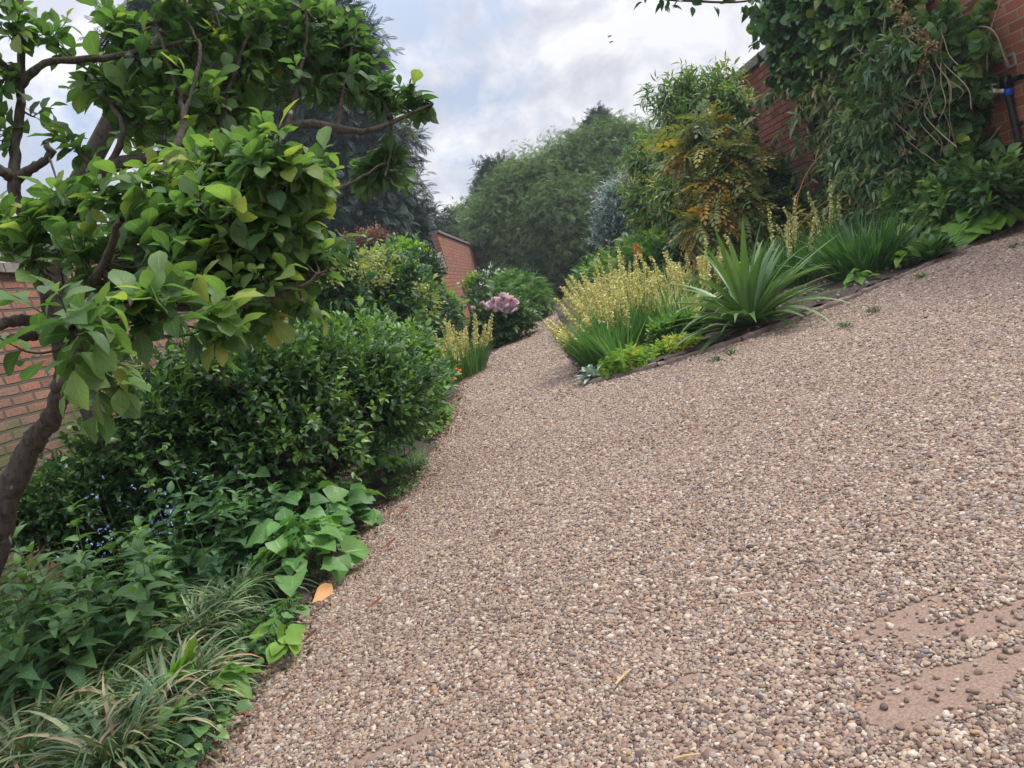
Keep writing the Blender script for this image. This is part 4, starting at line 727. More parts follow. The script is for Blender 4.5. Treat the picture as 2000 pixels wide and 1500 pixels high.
for i, (px, py, lab) in enumerate([(275, 1110, 'pale blue forget-me-nots beside the bottom left phlox'), (335, 1045, 'smaller sprig of blue forget-me-nots among the dark phlox'), (590, 1065, 'wispy pale green weed with tiny flowers over the heart shaped leaves'), (610, 1000, 'airy seedling spray in front of the tall phlox')]):
    stemplant('forget_me_not', lab, 'flower', (P(px, py, (3.75, 4.15, 4.3, 4.6)[i])*[1, 1, 0]+[0, 0, .03]), (22, 9, 30, 24)[i], (.60, .66, .40, .42)[i], ((.13, .1), (.05, .05), (.2, .2), (.15, .2))[i], T_LANCE, .035, M_BRI if i < 2 else M_LIM, 7, 60+i, opp=False, stem_r=.0014, flowers=(M_BLU, T_BEAD, .012, 70 if i == 0 else 18) if i < 2 else None)
# striped grass tufts (liriope)
def tuft(name, label, base, n, Ln, wd, tilt, droop, mat, seed, spread=(.1, .1), K=7, tint=(0, 1), group=None, cat='plant', fold=.25, part='leaves', azf=None):
    r = np.random.default_rng(seed); base = np.asarray(base, float); rt = thing(name, base, label, cat, group); az = r.uniform(0, 6.28, n) if azf is None else azf(r, n)
    q = np.sqrt(r.random(n)); f = base+np.stack([np.sin(az)*q*spread[0], np.cos(az)*q*spread[1], np.zeros(n)], -1)
    mb = MB(); mb.blades(f, az+r.normal(0, .5, n), r.uniform(*tilt, n)*(.35+.65*q), Ln*np.exp(r.normal(0, .18, n)), wd*r.uniform(.75, 1.25, n), r.uniform(*droop, n), K, r.uniform(*tint, n), 0, fold, twist=.5)
    mb.build(part, mat, rt); return rt
LG = 'striped grass tufts at the bottom left'
for i, (px, py, lab) in enumerate(((470, 1205, 'highest striped grass tuft, its tips reaching towards the fallen orange leaf'), (395, 1275, 'second striped grass tuft down, behind the lime seedling at the gravel edge'), (300, 1345, 'striped grass tuft with browned tips just above the broad pale seedling'), (330, 1420, 'striped grass tuft around the broad pale seedling'), (170, 1440, 'straw tinted striped grass tuft under the corner phlox'), (60, 1530, 'lowest striped grass tuft in the bottom left corner'), (230, 1530, 'striped grass tuft at the bottom edge next to the corner one'))):
    tuft('grass_tuft', lab, gxy(px, py)+[.0, .04, 0], 540, .275, .0130, (.45, 1.35), (1.3, 2.4), M_LIR, 71+i, (.13, .12), 8, ((0, .8), (0, .9), (.1, 1), (.1, 1), (.1, 1), (.2, 1), (.1, 1))[i], LG)
lowleaf('broad_leaved_seedling', 'pale green broad leaved seedling growing out of the middle grass tuft', gxy(430, 1385)+[0, 0, 0], (.06, .05), 9, .22, T_HEART, .115, M_LIM, 81, tint=(.1, .5), droop=(.0, .3))
lowleaf('broad_leaved_seedling', 'light green seedling at the gravel edge below the fallen orange leaf', gxy(575, 1290)+[-.04, 0, 0], (.07, .10), 15, .13, T_ROUND, .062, M_LIM, 82, tint=(.1, .5))
lowleaf('broad_leaved_seedling', 'lobed light green plant at the lowest gravel edge', gxy(400, 1470)+[-.02, 0, 0], (.09, .08), 16, .14, T_HEART, .07, M_HRT, 83, tint=(.5, 1))
lowleaf('creeping_plant', 'creeping small leaved plant along the dark edge of the lower gravel', gxy(470, 1430)+[-.09, 0, 0], (.09, .28), 70, .08, T_ROUND, .035, M_DARK, 84)
lowleaf('creeping_plant', 'creeping green leaves at the path edge beside the striped grass', gxy(590, 1235)+[-.07, 0, 0], (.07, .25), 60, .09, T_ROUND, .038, M_HRT, 85)
lowleaf('creeping_plant', 'small leaved green carpet between the striped grass tufts and the fallen orange leaf', gxy(545, 1270)+[-.12, 0, 0], (.16, .35), 190, .07, T_ROUND, .032, M_BRI, 184, tint=(0, .8))
lowleaf('creeping_plant', 'ragged green weeds where the lowest tufts meet the gravel', gxy(400, 1490)+[-.10, 0, 0], (.16, .25), 120, .08, T_OVATE, .045, M_DARK, 185, tint=(.2, 1))
# edge planting further up
lowleaf('creeping_plant', 'yellow green creeping plant along the path edge beyond the dark shrub', (-.84, 7.9, .03), (.16, 1.0), 420, .10, T_OV2, .035, M_LIM, 86, tint=(0, .6))
lowleaf('creeping_plant', 'low grey green ground cover at the path edge beside the tall phlox', (-.92, 5.6, .03), (.14, .8), 330, .07, T_OV2, .028, M_BRI, 87, tint=(0, .6))
shrub('leafy_plant', 'rounded leafy plant with small orange red flowers, in front of the yellow spiked clump', 'plant', (-.98, 10.1, 0), [((-1.0, 10.1, .22), np.array([.28, .45, .22]))], T_OVATE, .075, M_BRI, 60, 10, .08, 5, .09, 88, stem_r=.003, tint=(0, .8), zmin=-.2)
rf = ROOTS[-1]; c = P(884, 716, 9.8)
for i in range(3): florets('flower', rf, M_RED, T_PETAL, c+r.normal(0, .05, 3)*[1.5, 1, .4]-[0, 0, .08], 5, .005, .03, r)
shrub('leafy_plant', 'fresh green low plant spilling over the path edge beyond the dark shrub', 'plant', (-1.05, 8.6, 0), [((-1.1, 8.6, .25), np.array([.32, .8, .28]))], T_OVATE, .07, M_BRI, 110, 10, .08, 5, .1, 89, stem_r=.003, tint=(.3, 1), zmin=-.2)
# yellow spiked clumps (sisyrinchium)
def sis(label, base, n, Ln, nsp, hsp, seed, spread, lean=(0, 0), group='yellow spiked clumps', tint=(0, 1), fl=.028, droop=(.1, .5), lab2=None):
    r = np.random.default_rng(seed); base = np.asarray(base, float); rt = thing('yellow_eyed_grass', base, label, 'flower', group)
    az = r.uniform(0, 6.28, n); q = np.sqrt(r.random(n)); f = base+np.stack([np.sin(az)*q*spread[0], np.cos(az)*q*spread[1], np.zeros(n)], -1)
    mb = MB(); mb.blades(f, az+r.normal(0, .4, n), .08+.5*q, Ln*np.exp(r.normal(0, .15, n)), r.uniform(.010, .018, n), r.uniform(*droop, n), 6, r.uniform(*tint, n)); mb.build('leaves', M_SIS, rt)
    for i in range(nsp):
        a = r.uniform(0, 6.28); p_ = math.sqrt(r.random()); b0 = base+np.array([math.sin(a)*p_*spread[0], math.cos(a)*p_*spread[1], 0]); h_ = hsp*math.exp(r.normal(-.06, .17))
        d_ = nrm(np.array([math.sin(a)*p_*.38+lean[0], math.cos(a)*p_*.38+lean[1], 1])+r.normal(0, .11, 3)); tt = np.linspace(0, 1, 6)[:, None]; A = b0+d_*h_*tt+np.array([lean[0], 0, -.03])*tt**2*.3
        mb = MB(); mb.tubes(A, np.linspace(.0042, .002, 6), 4, m=1); k = r.integers(14, 20); ts = np.linspace(.52, 1, k); c = np.stack([np.interp(ts, tt[:, 0], A[:, j_]) for j_ in range(3)], -1)
        sgn = np.where(np.arange(k) % 2, 1, -1); ha = r.uniform(0, 3.14); off = np.array([math.cos(ha), math.sin(ha), 0]); s_ = fl*(1-.35*(ts-.52)/.48)
        for rep in range(9): mb.leaves(T_DIA, c+off*(sgn*.28*s_)[:, None]+r.normal(0, .20, c.shape)*s_[:, None]*[1, 1, .4], nrm(r.normal(0, 1, c.shape)+[0, 0, .1]), nrm(r.normal(0, .6, c.shape)+[0, 0, 1.]), s_*r.uniform(.6, .95, k), .3, np.clip(r.normal(.45, .25, k), 0, 1), wid=1.5)
        mb.build('flower_spike', [M_YEL, GSTEM], rt)
    return rt
sis('yellow spiked clump on the left of the path, in front of the dark peony bush', (-.80, 12.5, .03), 900, .54, 88, .74, 91, (.48, .95), tint=(0, .8), fl=.046)
SB = [((1.08, 8.45, .045), 560, .50, 13, .74, (.28, .36), 'yellow spiked clump at the near left corner of the right bed, leaning over the gravel', (-.10, 0)),
      ((1.50, 9.4, .045), 700, .56, 32, .86, (.38, .55), 'yellow spiked clump behind the corner one, along the path side of the right bed', (.0, 0)),
      ((1.78, 11.2, .045), 700, .54, 42, .86, (.42, .75), 'dense yellow spiked clump further up the path side of the right bed', (.0, 0)),
      ((2.8, 10.9, .045), 520, .52, 40, .84, (.45, .55), 'tall pale yellow spiked clump left of the spiky rosette, rear of the right bed', (0, 0)),
      ((3.9, 10.6, .045), 600, .66, 9, .95, (.5, .4), 'tall green strappy clump with few yellow spikes, behind the spiky rosette', (0, 0)),
      ((2.1, 14.0, .045), 420, .52, 46, .90, (.45, 1.0), 'farthest yellow spiked drift, where the path narrows', (0, 0)),
      ((4.9, 11.2, .045), 620, .72, 9, .98, (.55, .45), 'yellow spiked strappy clump between the spiky rosette and the brick wall', (0, 0))]
for i, (bs, n, Ln, ns, hs, spd, lab, ln) in enumerate(SB): sis(lab, bs, n, Ln, ns, hs, 100+i, spd, ln, tint=(.0, .9), fl=.050)
tuft('strappy_plant', 'leaning green strappy clump at the bed corner behind the woolly grey plant', (1.12, 7.75, .045), 60, .46, .022, (.1, .7), (.1, .5), M_SIS, 111, (.1, .1), group='strap leaved clumps in the right bed')
tuft('strappy_plant', 'wide fountain of bright green strap leaves to the right of the spiky rosette', (4.55, 9.35, .045), 420, .62, .030, (.3, 1.1), (.1, .6), M_SIS, 112, (.38, .28), tint=(0, .7), group='strap leaved clumps in the right bed')
tuft('strappy_plant', 'tall blue green strap leaves just left of the spiky rosette in the right bed', (1.95, 8.7, .045), 60, .44, .024, (.05, .5), (.1, .4), M_AGV, 113, (.2, .12), group='strap leaved clumps in the right bed')
tuft('variegated_grass', 'cream striped ornamental grass between the yellow spiked clumps', (2.15, 10.1, .045), 520, .50, .020, (.2, 1.1), (.3, 1.2), M_VAR, 114, (.45, .6), tint=(0, 1))
tuft('variegated_grass', 'pale feathery grass tuft at the far end of the right bed', (2.9, 13.5, .045), 420, .62, .020, (.1, .9), (.3, 1.2), M_VAR, 115, (.6, .9), tint=(0, .7))
# spiky rosette
r = np.random.default_rng(120); rb = np.array([2.46, 7.62, .05]); ag = thing('spiky_rosette', rb, 'large rosette of saw edged grey green strap leaves overhanging the kerb of the right bed', 'plant')
n = 78; az = r.uniform(0, 6.28, n); q = np.sqrt(np.linspace(0.02, 1, n)); tilt = .16+1.12*q**1.2+r.normal(0, .07, n); mb = MB()
f = rb+np.stack([np.sin(az)*.05*q, np.cos(az)*.05*q, .02+.05*(1-q)], -1); Ln = (1.02-.02*q)*np.exp(r.normal(0, .1, n))
mb.blades(f, az, tilt, Ln, r.uniform(.075, .105, n), r.uniform(.3, 1.2, n)*(.35+q), 40, np.clip(r.normal(.45, .22, n), 0, 1), 0, .45, teeth=.22, wprof=lambda t: np.clip(np.minimum(.62+.6*t, (1-t)*1.9), .01, .95))
az2 = np.array([3.35, 3.05, 2.3, 1.7, 1.45, 4.4, 3.9]); k = len(az2); mb.blades(np.repeat(rb[None], k, 0)+[0, 0, .05], az2, np.array([.9, 1.2, 1.15, 1.25, 1.0, 1.2, 1.1]), np.array([.56, .42, .5, .9, .95, .7, .6]), np.full(k, .075), np.array([1.5, .8, .9, .35, .2, .7, .9]), 36, np.linspace(.4, .9, k), 0, .3, teeth=.2, wprof=lambda t: np.clip(np.minimum(.7+.5*t, (1-t)*2), .01, .95))
mb.build('leaves', M_AGV, ag)
mb = MB(); k = 26; a2 = r.uniform(0, 6.28, k); mb.blades(np.repeat(rb[None], k, 0), a2, r.uniform(1.1, 1.45, k), r.uniform(.2, .4, k), r.uniform(.02, .04, k), r.uniform(.1, .5, k), 8, r.uniform(.5, 1, k), 0, .2); mb.build('dead_leaves', M_DED, ag)
# smaller plants of the right bed
r = np.random.default_rng(130)
def rosette(label, base, n, Ln, wd, seed, mat, name='leafy_rosette', tilt=(.3, 1.35), droop=(.1, .6), K=9, wp=None, tint=(0, 1), fold=.25, group=None):
    r = np.random.default_rng(seed); base = np.asarray(base, float); rt = thing(name, base, label, 'plant', group); az = np.arange(n)*2.4+r.normal(0, .2, n); q = np.linspace(0, 1, n)
    mb = MB(); mb.blades(np.repeat(base[None], n, 0)+r.normal(0, .02, (n, 3))*[1, 1, 0], az, tilt[0]+(tilt[1]-tilt[0])*q, Ln*(.6+.5*q)*np.exp(r.normal(0, .1, n)), wd*np.ones(n), r.uniform(*droop, n), K, r.uniform(*tint, n), 0, fold, wprof=wp or (lambda t: np.clip(np.sin(np.pi*(t*.9+.06))**.7*(.5+.8*t), .03, 1.2))); mb.build('leaves', mat, rt); return rt
rosette('broad grey green rosette with long crinkled leaves between the strappy clump and kerb', (5.05, 8.78, .05), 46, .42, .095, 131, M_PHX)
rosette('woolly silver grey leaved plant at the very corner of the right bed', (.78, 7.62, .05), 26, .19, .05, 132, M_WOO, 'woolly_plant', (.1, 1.5), (.1, .9))
lowleaf('seedling', 'small light green seedling on bare soil below the strappy clump', (4.05, 8.52, .05), (.12, .1), 20, .17, T_OVATE, .13, M_LIM, 133, tint=(0, .45))
lowleaf('seedling', 'two bright leaves beside the strappy clump near the broad rosette', (4.75, 8.75, .05), (.10, .08), 12, .22, T_OVATE, .15, M_LIM, 134, tint=(.1, .5))
lowleaf('yellow_green_plant', 'yellow green plant with rounded leaves at the right end of the kerb', (6.1, 9.35, .05), (.42, .35), 70, .40, T_ROUND, .17, M_LIM, 135, tint=(0, .6))
lowleaf('yellow_green_plant', 'spreading pale green leaves above the broad grey green rosette', (5.7, 9.9, .05), (.75, .4), 110, .42, T_ROUND, .15, M_RND, 136, tint=(.4, 1))
shrub('ground_cover', 'lime green ferny ground cover behind the kerb next to the woolly plant', 'plant', (1.15, 7.52, .03), [((1.15, 7.52, .08), np.array([.30, .20, .12]))], T_FERN, .055, M_LIM, 90, 8, .04, 5, .05, 137, stem_r=.0015, zmin=-.1, zfloor=.03, tint=(0, .8))
shrub('ground_cover', 'yellowing ground cover with orange tinged leaves, left of the spiky rosette', 'plant', (1.62, 7.55, .03), [((1.62, 7.6, .08), np.array([.26, .18, .10]))], T_OVATE, .045, M_LIM, 50, 8, .04, 5, .05, 138, stem_r=.0015, zmin=-.1, zfloor=.03, tint=(.4, 1))
shrub('leafy_plant', 'fresh green divided leaf plant between the lime ground cover and the spiky rosette', 'plant', (1.72, 7.95, .03), [((1.75, 7.98, .16), np.array([.28, .22, .18]))], T_OVATE, .10, M_BRI, 46, 7, .08, 6, .07, 139, stem_r=.0025, zmin=-.1, tint=(.4, 1), droop=(.0, .2), zfloor=.03)
lb = thing('plant_label', (1.95, 8.2, 0), 'small white plant label on a stake left of the spiky rosette', 'plant label'); lc = P(1300, 621, 8.2)
mb = MB(); mb.box((lc[0], 8.2, lc[2]), (.055, .003, .012), tilt=-.7); mb.build('plate', flat('label_white', (.6, .6, .58), .5), lb, smooth=False); mb = MB(); mb.tubes([[lc[0], 8.215, .0], [lc[0], 8.215, lc[2]]], [.004, .004], 5); mb.build('stake', BLACK, lb)
# stones on the soil
k = 240; X = r.uniform(.7, 6.5, k); Yy = r.uniform(7.3, 10, k); ok = inpoly(X, Yy-.1, RB); X, Yy = X[ok], Yy[ok]; mb = MB(); mb.leaves(T_BEAD, np.stack([X, Yy, np.full(len(X), .06)], -1), nrm(r.normal(size=(len(X), 3))), nrm(r.normal(0, .3, (len(X), 3))+[0, 0, 1]), r.uniform(.02, .055, len(X)), 0, r.random(len(X))); 
o = mb.build('soil_stones', roughmat('soil_stone', (.12, .10, .09), (.38, .32, .27), 8)); tag(o, 'scattered pebbles and clods on the soil of the right bed', 'stones', kind='stuff')
# red hot poker
pk = P(1243, 487, 15); rp = thing('red_hot_poker', (pk[0], 15, 0), 'single orange red hot poker flower rising in front of the silver shrub', 'flower')
mb = MB(); mb.tubes([[pk[0]+.05*math.sin(t), 15, t*(pk[2]-.1)] for t in np.linspace(0, 1, 5)], [.012]*5, 5); mb.build('stem', GSTEM, rp)
k = 90; a = r.uniform(0, 6.28, k); t = r.random(k); mb = MB(); pp = np.stack([pk[0]+np.cos(a)*.045*(1-t*.8), 15+np.sin(a)*.045*(1-t*.8), pk[2]-.13+t*.26], -1); mb.leaves(T_LANCE, pp, nrm(np.stack([np.cos(a), np.sin(a), -1+t], -1)), nrm(r.normal(size=(k, 3))), .07, .1, t, wid=1.6); mb.build('flower_head', M_RED, rp)
tuft('strappy_plant', 'leaves of the orange poker plant below its flower', (pk[0], 15, .03), 120, .9, .03, (.1, .8), (.3, 1.2), M_SIS, 141, (.2, .2), group='strap leaved clumps in the right bed')
shrub('leafy_plant', 'feathery dark green plant behind the pale grass, far end of the right bed', 'plant', (2.7, 17.5, 0), [((2.7, 17.5, .55), np.array([.8, 1.6, .6])), ((3.6, 16.5, .7), np.array([.7, 1, .7]))], T_FERN, .22, M_YGR, 110, 8, .2, 5, .2, 142, stem_r=.006, tint=(0, .6))
# ---- left of the path, further away
r = np.random.default_rng(150)
pb = shrub('peony_bush', 'dark green peony bush crowned with big pink blooms, left of the path', 'bush', (-.25, 17.2, 0), [B(985, 632, 17.2, 52, 44), B(955, 640, 17.0, 40, 40), B(1015, 620, 18, 30, 36)], T_OVATE, .15, M_DARK, 130, 9, .2, 5, .22, 151, stem_r=.008, tint=(0, .8), zfloor=.02)
blooms = [(958, 600, 15), (966, 588, 11), (975, 594, 15), (984, 582, 14), (992, 590, 16), (1001, 600, 16), (985, 603, 15), (998, 586, 12), (992, 610, 12), (942, 594, 8), (925, 602, 7), (1036, 610, 9), (972, 604, 13), (1006, 592, 11)]
for i, (px, py, s_) in enumerate(blooms):
    c = P(px, py, 16.6 if px < 1020 else 17.6); R_ = s_*16.6/FPX*.62; k = 30; u = nrm(sph(r, k, -.35)+np.array([0, 0, .25])); k = len(u); mb = MB(); sd_ = nrm(np.cross(u, r.normal(size=u.shape)))
    mb.leaves(T_PETAL, np.repeat(c[None], k, 0)+r.normal(0, R_*.15, (k, 3)), u, nrm(np.cross(u, sd_)+r.normal(0, .3, u.shape)), R_*r.uniform(.75, 1.35, k), r.uniform(-.5, .5, k), np.clip(r.normal(.55, .3, k), 0, 1), wid=1.3); mb.build('bloom', M_PNK, pb)
shrub('shrub', 'bright green feathery shrub behind the pink peonies', 'shrub', (1.2, 24.5, 0), [B(1030, 590, 24.5, 42, 36), B(1005, 575, 25, 34, 34), B(1032, 604, 23.5, 20, 18)], T_FERN, .3, M_BRI, 170, 8, .25, 5, .26, 152, stem_r=.012, tint=(.1, .9))
shrub('shrub', 'low glossy plants at the narrow end of the path left side', 'plant', (.9, 21, 0), [((.45, 21, .3), np.array([.45, 1.6, .4])), ((.15, 18.8, .2), np.array([.3, .8, .25]))], T_OVATE, .16, M_BRI, 100, 8, .16, 5, .2, 153, stem_r=.006, tint=(.1, .9), zfloor=.02)
wr = shrub('rose_bush', 'lax shrub with tiny white flowers against the tall red wall', 'bush', (.1, 27, 0), [B(960, 556, 27, 28, 24), B(985, 572, 27, 30, 26), B(945, 590, 26, 24, 20)], T_OVATE, .17, M_IVY, 80, 7, .3, 5, .3, 154, stem_r=.012, tint=(0, .7), out_=1.1)
c = P(962, 552, 26.6)
for i in range(40): florets('flower', wr, M_WHT, T_DIA, c+r.normal(0, .3, 3), 5, .02, .1, r)
shrub('climber', 'narrow bright lime climber on the tall red wall left of the white flowered bush', 'climber', (-.55, 27.6, 0), [B(931, 556, 27.4, 10, 22), B(937, 583, 27.3, 12, 22)], T_OVATE, .18, M_LIM, 36, 7, .2, 5, .18, 155, stem_r=.01, tint=(0, .5))
# climbers mounded over the low left wall
cl = shrub('climbing_hydrangea', 'mound of climbing hydrangea with creamy flower heads over the low left wall', 'climber', (-2.6, 13.2, 0),
      [B(735, 590, 13.2, 105, 88), B(690, 570, 12.8, 85, 75), B(785, 590, 14.4, 70, 85), B(720, 650, 12.8, 105, 60), B(640, 560, 12, 85, 75), B(660, 640, 12, 85, 75)], T_OVATE, .15, M_HYD, 330, 9, .18, 5, .2, 161, stem_r=.012, tint=(0, .72), zmin=-.8)
bl = [B(735, 585, 13.0, 92, 78), B(690, 560, 12.6, 76, 66), B(790, 590, 14.2, 56, 70), B(640, 550, 11.9, 66, 60)]; C_, O_ = clumps_in(r, bl, 98, -.1, .95, .04); CM = leafmat('cream_head', [(0, (.20, .25, .08)), (1, (.38, .38, .15))], .6, .3)
for c, o_ in zip(C_, O_): florets('flower_head', cl, CM, T_DIA, c+o_*.04, 60, .085, .055, r, nn=o_)
shrub('ivy_mound', 'dark ivy covered buttress with bright fresh growth, next to the hydrangea', 'climber', (-2.05, 17.5, 0), [B(820, 602, 17.5, 52, 64), B(858, 628, 18.5, 40, 40), B(805, 545, 17, 60, 46), B(800, 620, 16.6, 52, 62)], T_DIA, .13, M_IVY, 320, 9, .14, 5, .2, 162, stem_r=.012, tint=(0, .55), zmin=-.8, zfloor=.02)
shrub('hedge', 'bright lime green fresh growth crowning the ivy against the tall wall', 'climber', (-1.75, 20.2, 0), [B(866, 610, 19.5, 28, 36), B(884, 632, 19.8, 26, 26), B(838, 572, 19, 28, 22), B(785, 515, 17.6, 55, 30)], T_DIA, .14, M_LIM, 170, 9, .18, 5, .2, 163, stem_r=.012, tint=(0, .4), zmin=-.5, zfloor=.02)
shrub('shrub', 'bare brownish bush above the hydrangea in front of the cedar', 'shrub', (-4.3, 20, 0), [B(735, 480, 20, 40, 22), B(690, 490, 20, 30, 20)], T_OV2, .1, M_BRN, 60, 8, .25, 4, .2, 164, stem_r=.012)
# ================================================================== RIGHT SIDE SHRUBS AND CLIMBERS
def gp(px, py, Y): a = P(px, py, Y); return (a[0], a[1], 0)
shrub('willowy_shrub', 'tall airy shrub with narrow drooping leaves against the sky before the right wall', 'shrub', gp(1380, 470, 15.5),
      [B(1375, 225, 15.5, 62, 50), B(1400, 290, 15, 62, 55), B(1352, 175, 15.5, 22, 36), B(1408, 165, 15.5, 18, 26), B(1320, 225, 15.8, 40, 20), B(1290, 192, 16, 20, 12), B(1330, 300, 15.5, 45, 50), B(1440, 210, 15, 25, 25)], T_LANCE, .19, M_WIL, 230, 8, .26, 7, .2, 201, stem_r=.014, tint=(0, .85), hang=.1, up=.6, droop=(.3, .9), zmin=-.9, splay=65, wid=(.9, 1.4))
shrub('willowy_shrub', 'lower spreading yellow green shrub between the silver bush and the tall airy one', 'shrub', gp(1290, 490, 18),
      [B(1285, 400, 18, 55, 60), B(1265, 330, 18.5, 42, 40), B(1300, 455, 17.5, 60, 40), B(1300, 300, 18, 20, 20), B(1330, 400, 17, 45, 60), B(1255, 288, 18.5, 12, 14)], T_LANCE, .21, M_WIL, 260, 8, .28, 7, .24, 202, stem_r=.014, tint=(.05, .95), hang=.1, up=.5, droop=(.3, .8), zmin=-.9, wid=(.9, 1.4))
shrub('rowan_leaved_shrub', 'shrub with golden orange feathery compound leaves in front of the right wall', 'shrub', gp(1450, 480, 13.5),
      [B(1390, 300, 13.8, 55, 40), B(1400, 370, 13.5, 60, 55), B(1425, 340, 13.5, 45, 50), B(1385, 440, 13.2, 50, 35), B(1440, 420, 13.2, 45, 45), B(1375, 255, 14, 26, 18), B(1350, 330, 14, 30, 18)], T_ROWAN, .42, M_ORA, 85, 5, .14, 3, .20, 203, stem_r=.014, tint=(.15, 1), up=.2, hang=.1, droop=(.3, .9), zmin=-.8, splay=75)
shrub('glossy_shrub', 'dark glossy leaved shrub at the foot of the right wall under the golden compound leaves', 'shrub', gp(1480, 480, 14),
      [B(1480, 400, 14, 48, 45), B(1430, 455, 14, 60, 40), B(1505, 365, 13.8, 32, 30), B(1530, 405, 13.5, 30, 30), B(1370, 480, 14.5, 60, 30), B(1445, 370, 14.5, 30, 40), B(1425, 280, 15, 30, 50)], T_OVATE, .15, M_IVY, 330, 9, .2, 6, .2, 204, stem_r=.012, tint=(0, .75), zmin=-.9)
shrub('silver_shrub', 'silvery grey blue leaved bush in front of the big feathery tree', 'shrub', gp(1215, 520, 21),
      [B(1220, 400, 21, 52, 50), B(1205, 455, 21, 46, 46), B(1240, 440, 21.3, 28, 45), B(1200, 420, 21, 26, 20), B(1230, 480, 21, 40, 25)], T_LANCE, .17, M_SIL, 210, 9, .26, 7, .24, 205, stem_r=.014, tint=(0, 1), zmin=-.7, wid=(1, 1.5), up=.9)
shrub('purple_shrub', 'dark purple leaved bush just right of the silver bush', 'shrub', gp(1262, 520, 21.8), [B(1262, 460, 21.8, 28, 38), B(1258, 425, 22, 20, 25)], T_OVATE, .17, M_PUR, 110, 8, .2, 5, .22, 206, stem_r=.012, zmin=-.7)
shrub('leafy_plant', 'dull green perennials in front of the silver bush, far end of the right bed', 'plant', gp(1190, 560, 19), [B(1190, 525, 19, 50, 22), B(1250, 500, 18.5, 45, 20), B(1140, 555, 21, 30, 20), B(1300, 485, 17, 45, 20)], T_OVATE, .13, M_YGR, 170, 8, .16, 5, .2, 207, stem_r=.008, tint=(0, .55))
def Bw(px, py, rp, off=.4, sy=1.5):
    c = onwall(px, py, RX-off, RAZ); k = c[1]/FPX; return (c, np.array([min(.5, rp*k), rp*k*sy, rp*k]))
def gw(px, py, off=.35): c = onwall(px, py, RX-off, RAZ); return (c[0], c[1], 0)
ivy = shrub('ivy', 'ivy with rounded leaves covering the right wall near the water pipe', 'climber', gw(1870, 330),
      [Bw(1850, 110, 62), Bw(1865, 210, 46), Bw(1850, 320, 62), Bw(1790, 250, 62), Bw(1790, 370, 60), Bw(1740, 150, 70), Bw(1690, 60, 90), Bw(1720, 300, 70), Bw(1880, 370, 45), Bw(1925, 385, 36, .3), Bw(1895, 290, 28, .25)], T_ROUND, .155, M_RND, 520, 8, .2, 6, .24, 211, stem_r=.016, tint=(0, .8), zmin=-.9, out_=.5, up=.25, hang=.2, upn=.5, stem_n=160, droop=(.1, .5))
shrub('ivy', 'dark ivy hanging over the top of the right wall beside the sky', 'climber', gw(1600, 330),
      [Bw(1570, 60, 62, .5), Bw(1560, 125, 42, .4), Bw(1640, 95, 75, .5), Bw(1640, 10, 85, .5), Bw(1550, 15, 50, .5), Bw(1640, 175, 55, .3)], T_ROUND, .145, M_IVY, 380, 8, .2, 6, .24, 212, stem_r=.016, tint=(0, .8), zmin=-.9, out_=.5, up=.2, hang=.2, upn=.5, stem_n=120)
clm = shrub('wall_climber', 'grey green climber with narrow fingered leaves and bare trailing stems, centre of the right wall', 'climber', gw(1690, 400),
      [Bw(1660, 160, 55, .6), Bw(1690, 240, 70, .6), Bw(1710, 320, 70, .6), Bw(1690, 385, 62, .6), Bw(1750, 360, 75, .7), Bw(1740, 230, 65, .7), Bw(1615, 180, 30, .6), Bw(1770, 120, 55, .7), Bw(1770, 420, 50, .8), Bw(1640, 400, 40, .5)], T_LANCE, .21, M_CLM, 420, 7, .2, 6, .26, 213, stem=DRYSTEM, stem_r=.010, tint=(.1, .9), zmin=-.9, out_=.5, hang=.35, up=.2, droop=(.3, .9), wid=(1.0, 1.6), splay=70, stem_n=150)
# long arching sprays of the climber across the bricks, trailing stems and dried heads
r = np.random.default_rng(220)
def wl(pts, off): return [onwall(a, c_, RX-off-.02*i, RAZ) for i, (a, c_) in enumerate(pts)]
spr = [[(1700, 95), (1600, 125), (1520, 190), (1440, 250), (1400, 290)], [(1720, 150), (1620, 185), (1520, 260), (1450, 310)], [(1660, 230), (1580, 270), (1500, 330), (1500, 345)], [(1700, 60), (1610, 120), (1560, 160), (1470, 200)], [(1650, 300), (1560, 350), (1500, 370)],
       [(1780, 330), (1700, 290), (1640, 300), (1580, 340)]]
mb = MB(); ml = MB()
for pl in spr:
    q = catmull(wl(pl, .75), 26); mb.tubes(q, np.linspace(.014, .005, 26), 4); n = 22; i0 = r.integers(4, 26, n); S = q[i0]+r.normal(0, .02, (n, 3))
    shoots_leaves(ml, r, S, nrm(np.array([-.3, -.1, -.1])+r.normal(0, .5, (n, 3))), np.full(n, .05), 5, T_LANCE, .20, 60, (.3, .9), (.3, .95), upn=.8, wid=(1, 1.5))
for i in range(46):
    px = r.uniform(1640, 1850); py = r.uniform(20, 240); L_ = r.uniform(60, 220); q = catmull(wl([(px, py), (px+r.normal(0, 14), py+L_*.35), (px+r.normal(0, 22)+L_*.1, py+L_*.7), (px+r.normal(0, 18)+L_*.22, py+L_)], r.uniform(.7, .95)), 14); mb.tubes(q, np.full(14, r.uniform(.004, .009)), 4)
for i in range(14):
    px = r.uniform(1640, 1820); py = r.uniform(60, 330); q = catmull(wl([(px, py), (px-60, py+r.normal(20, 20)), (px-r.uniform(90, 150), py+r.uniform(30, 90))], .85), 12); mb.tubes(q, np.full(12, .006), 4)
for pl in ([(1830, 75), (1880, 95), (1905, 102)], [(1965, 120), (1940, 60), (1900, 55), (1868, 85)], [(1955, 0), (1930, 80), (1928, 170)], [(1955, 245), (1930, 280), (1918, 300)]): mb.tubes(catmull(wl(pl, .25), 14), np.full(14, .011), 5)
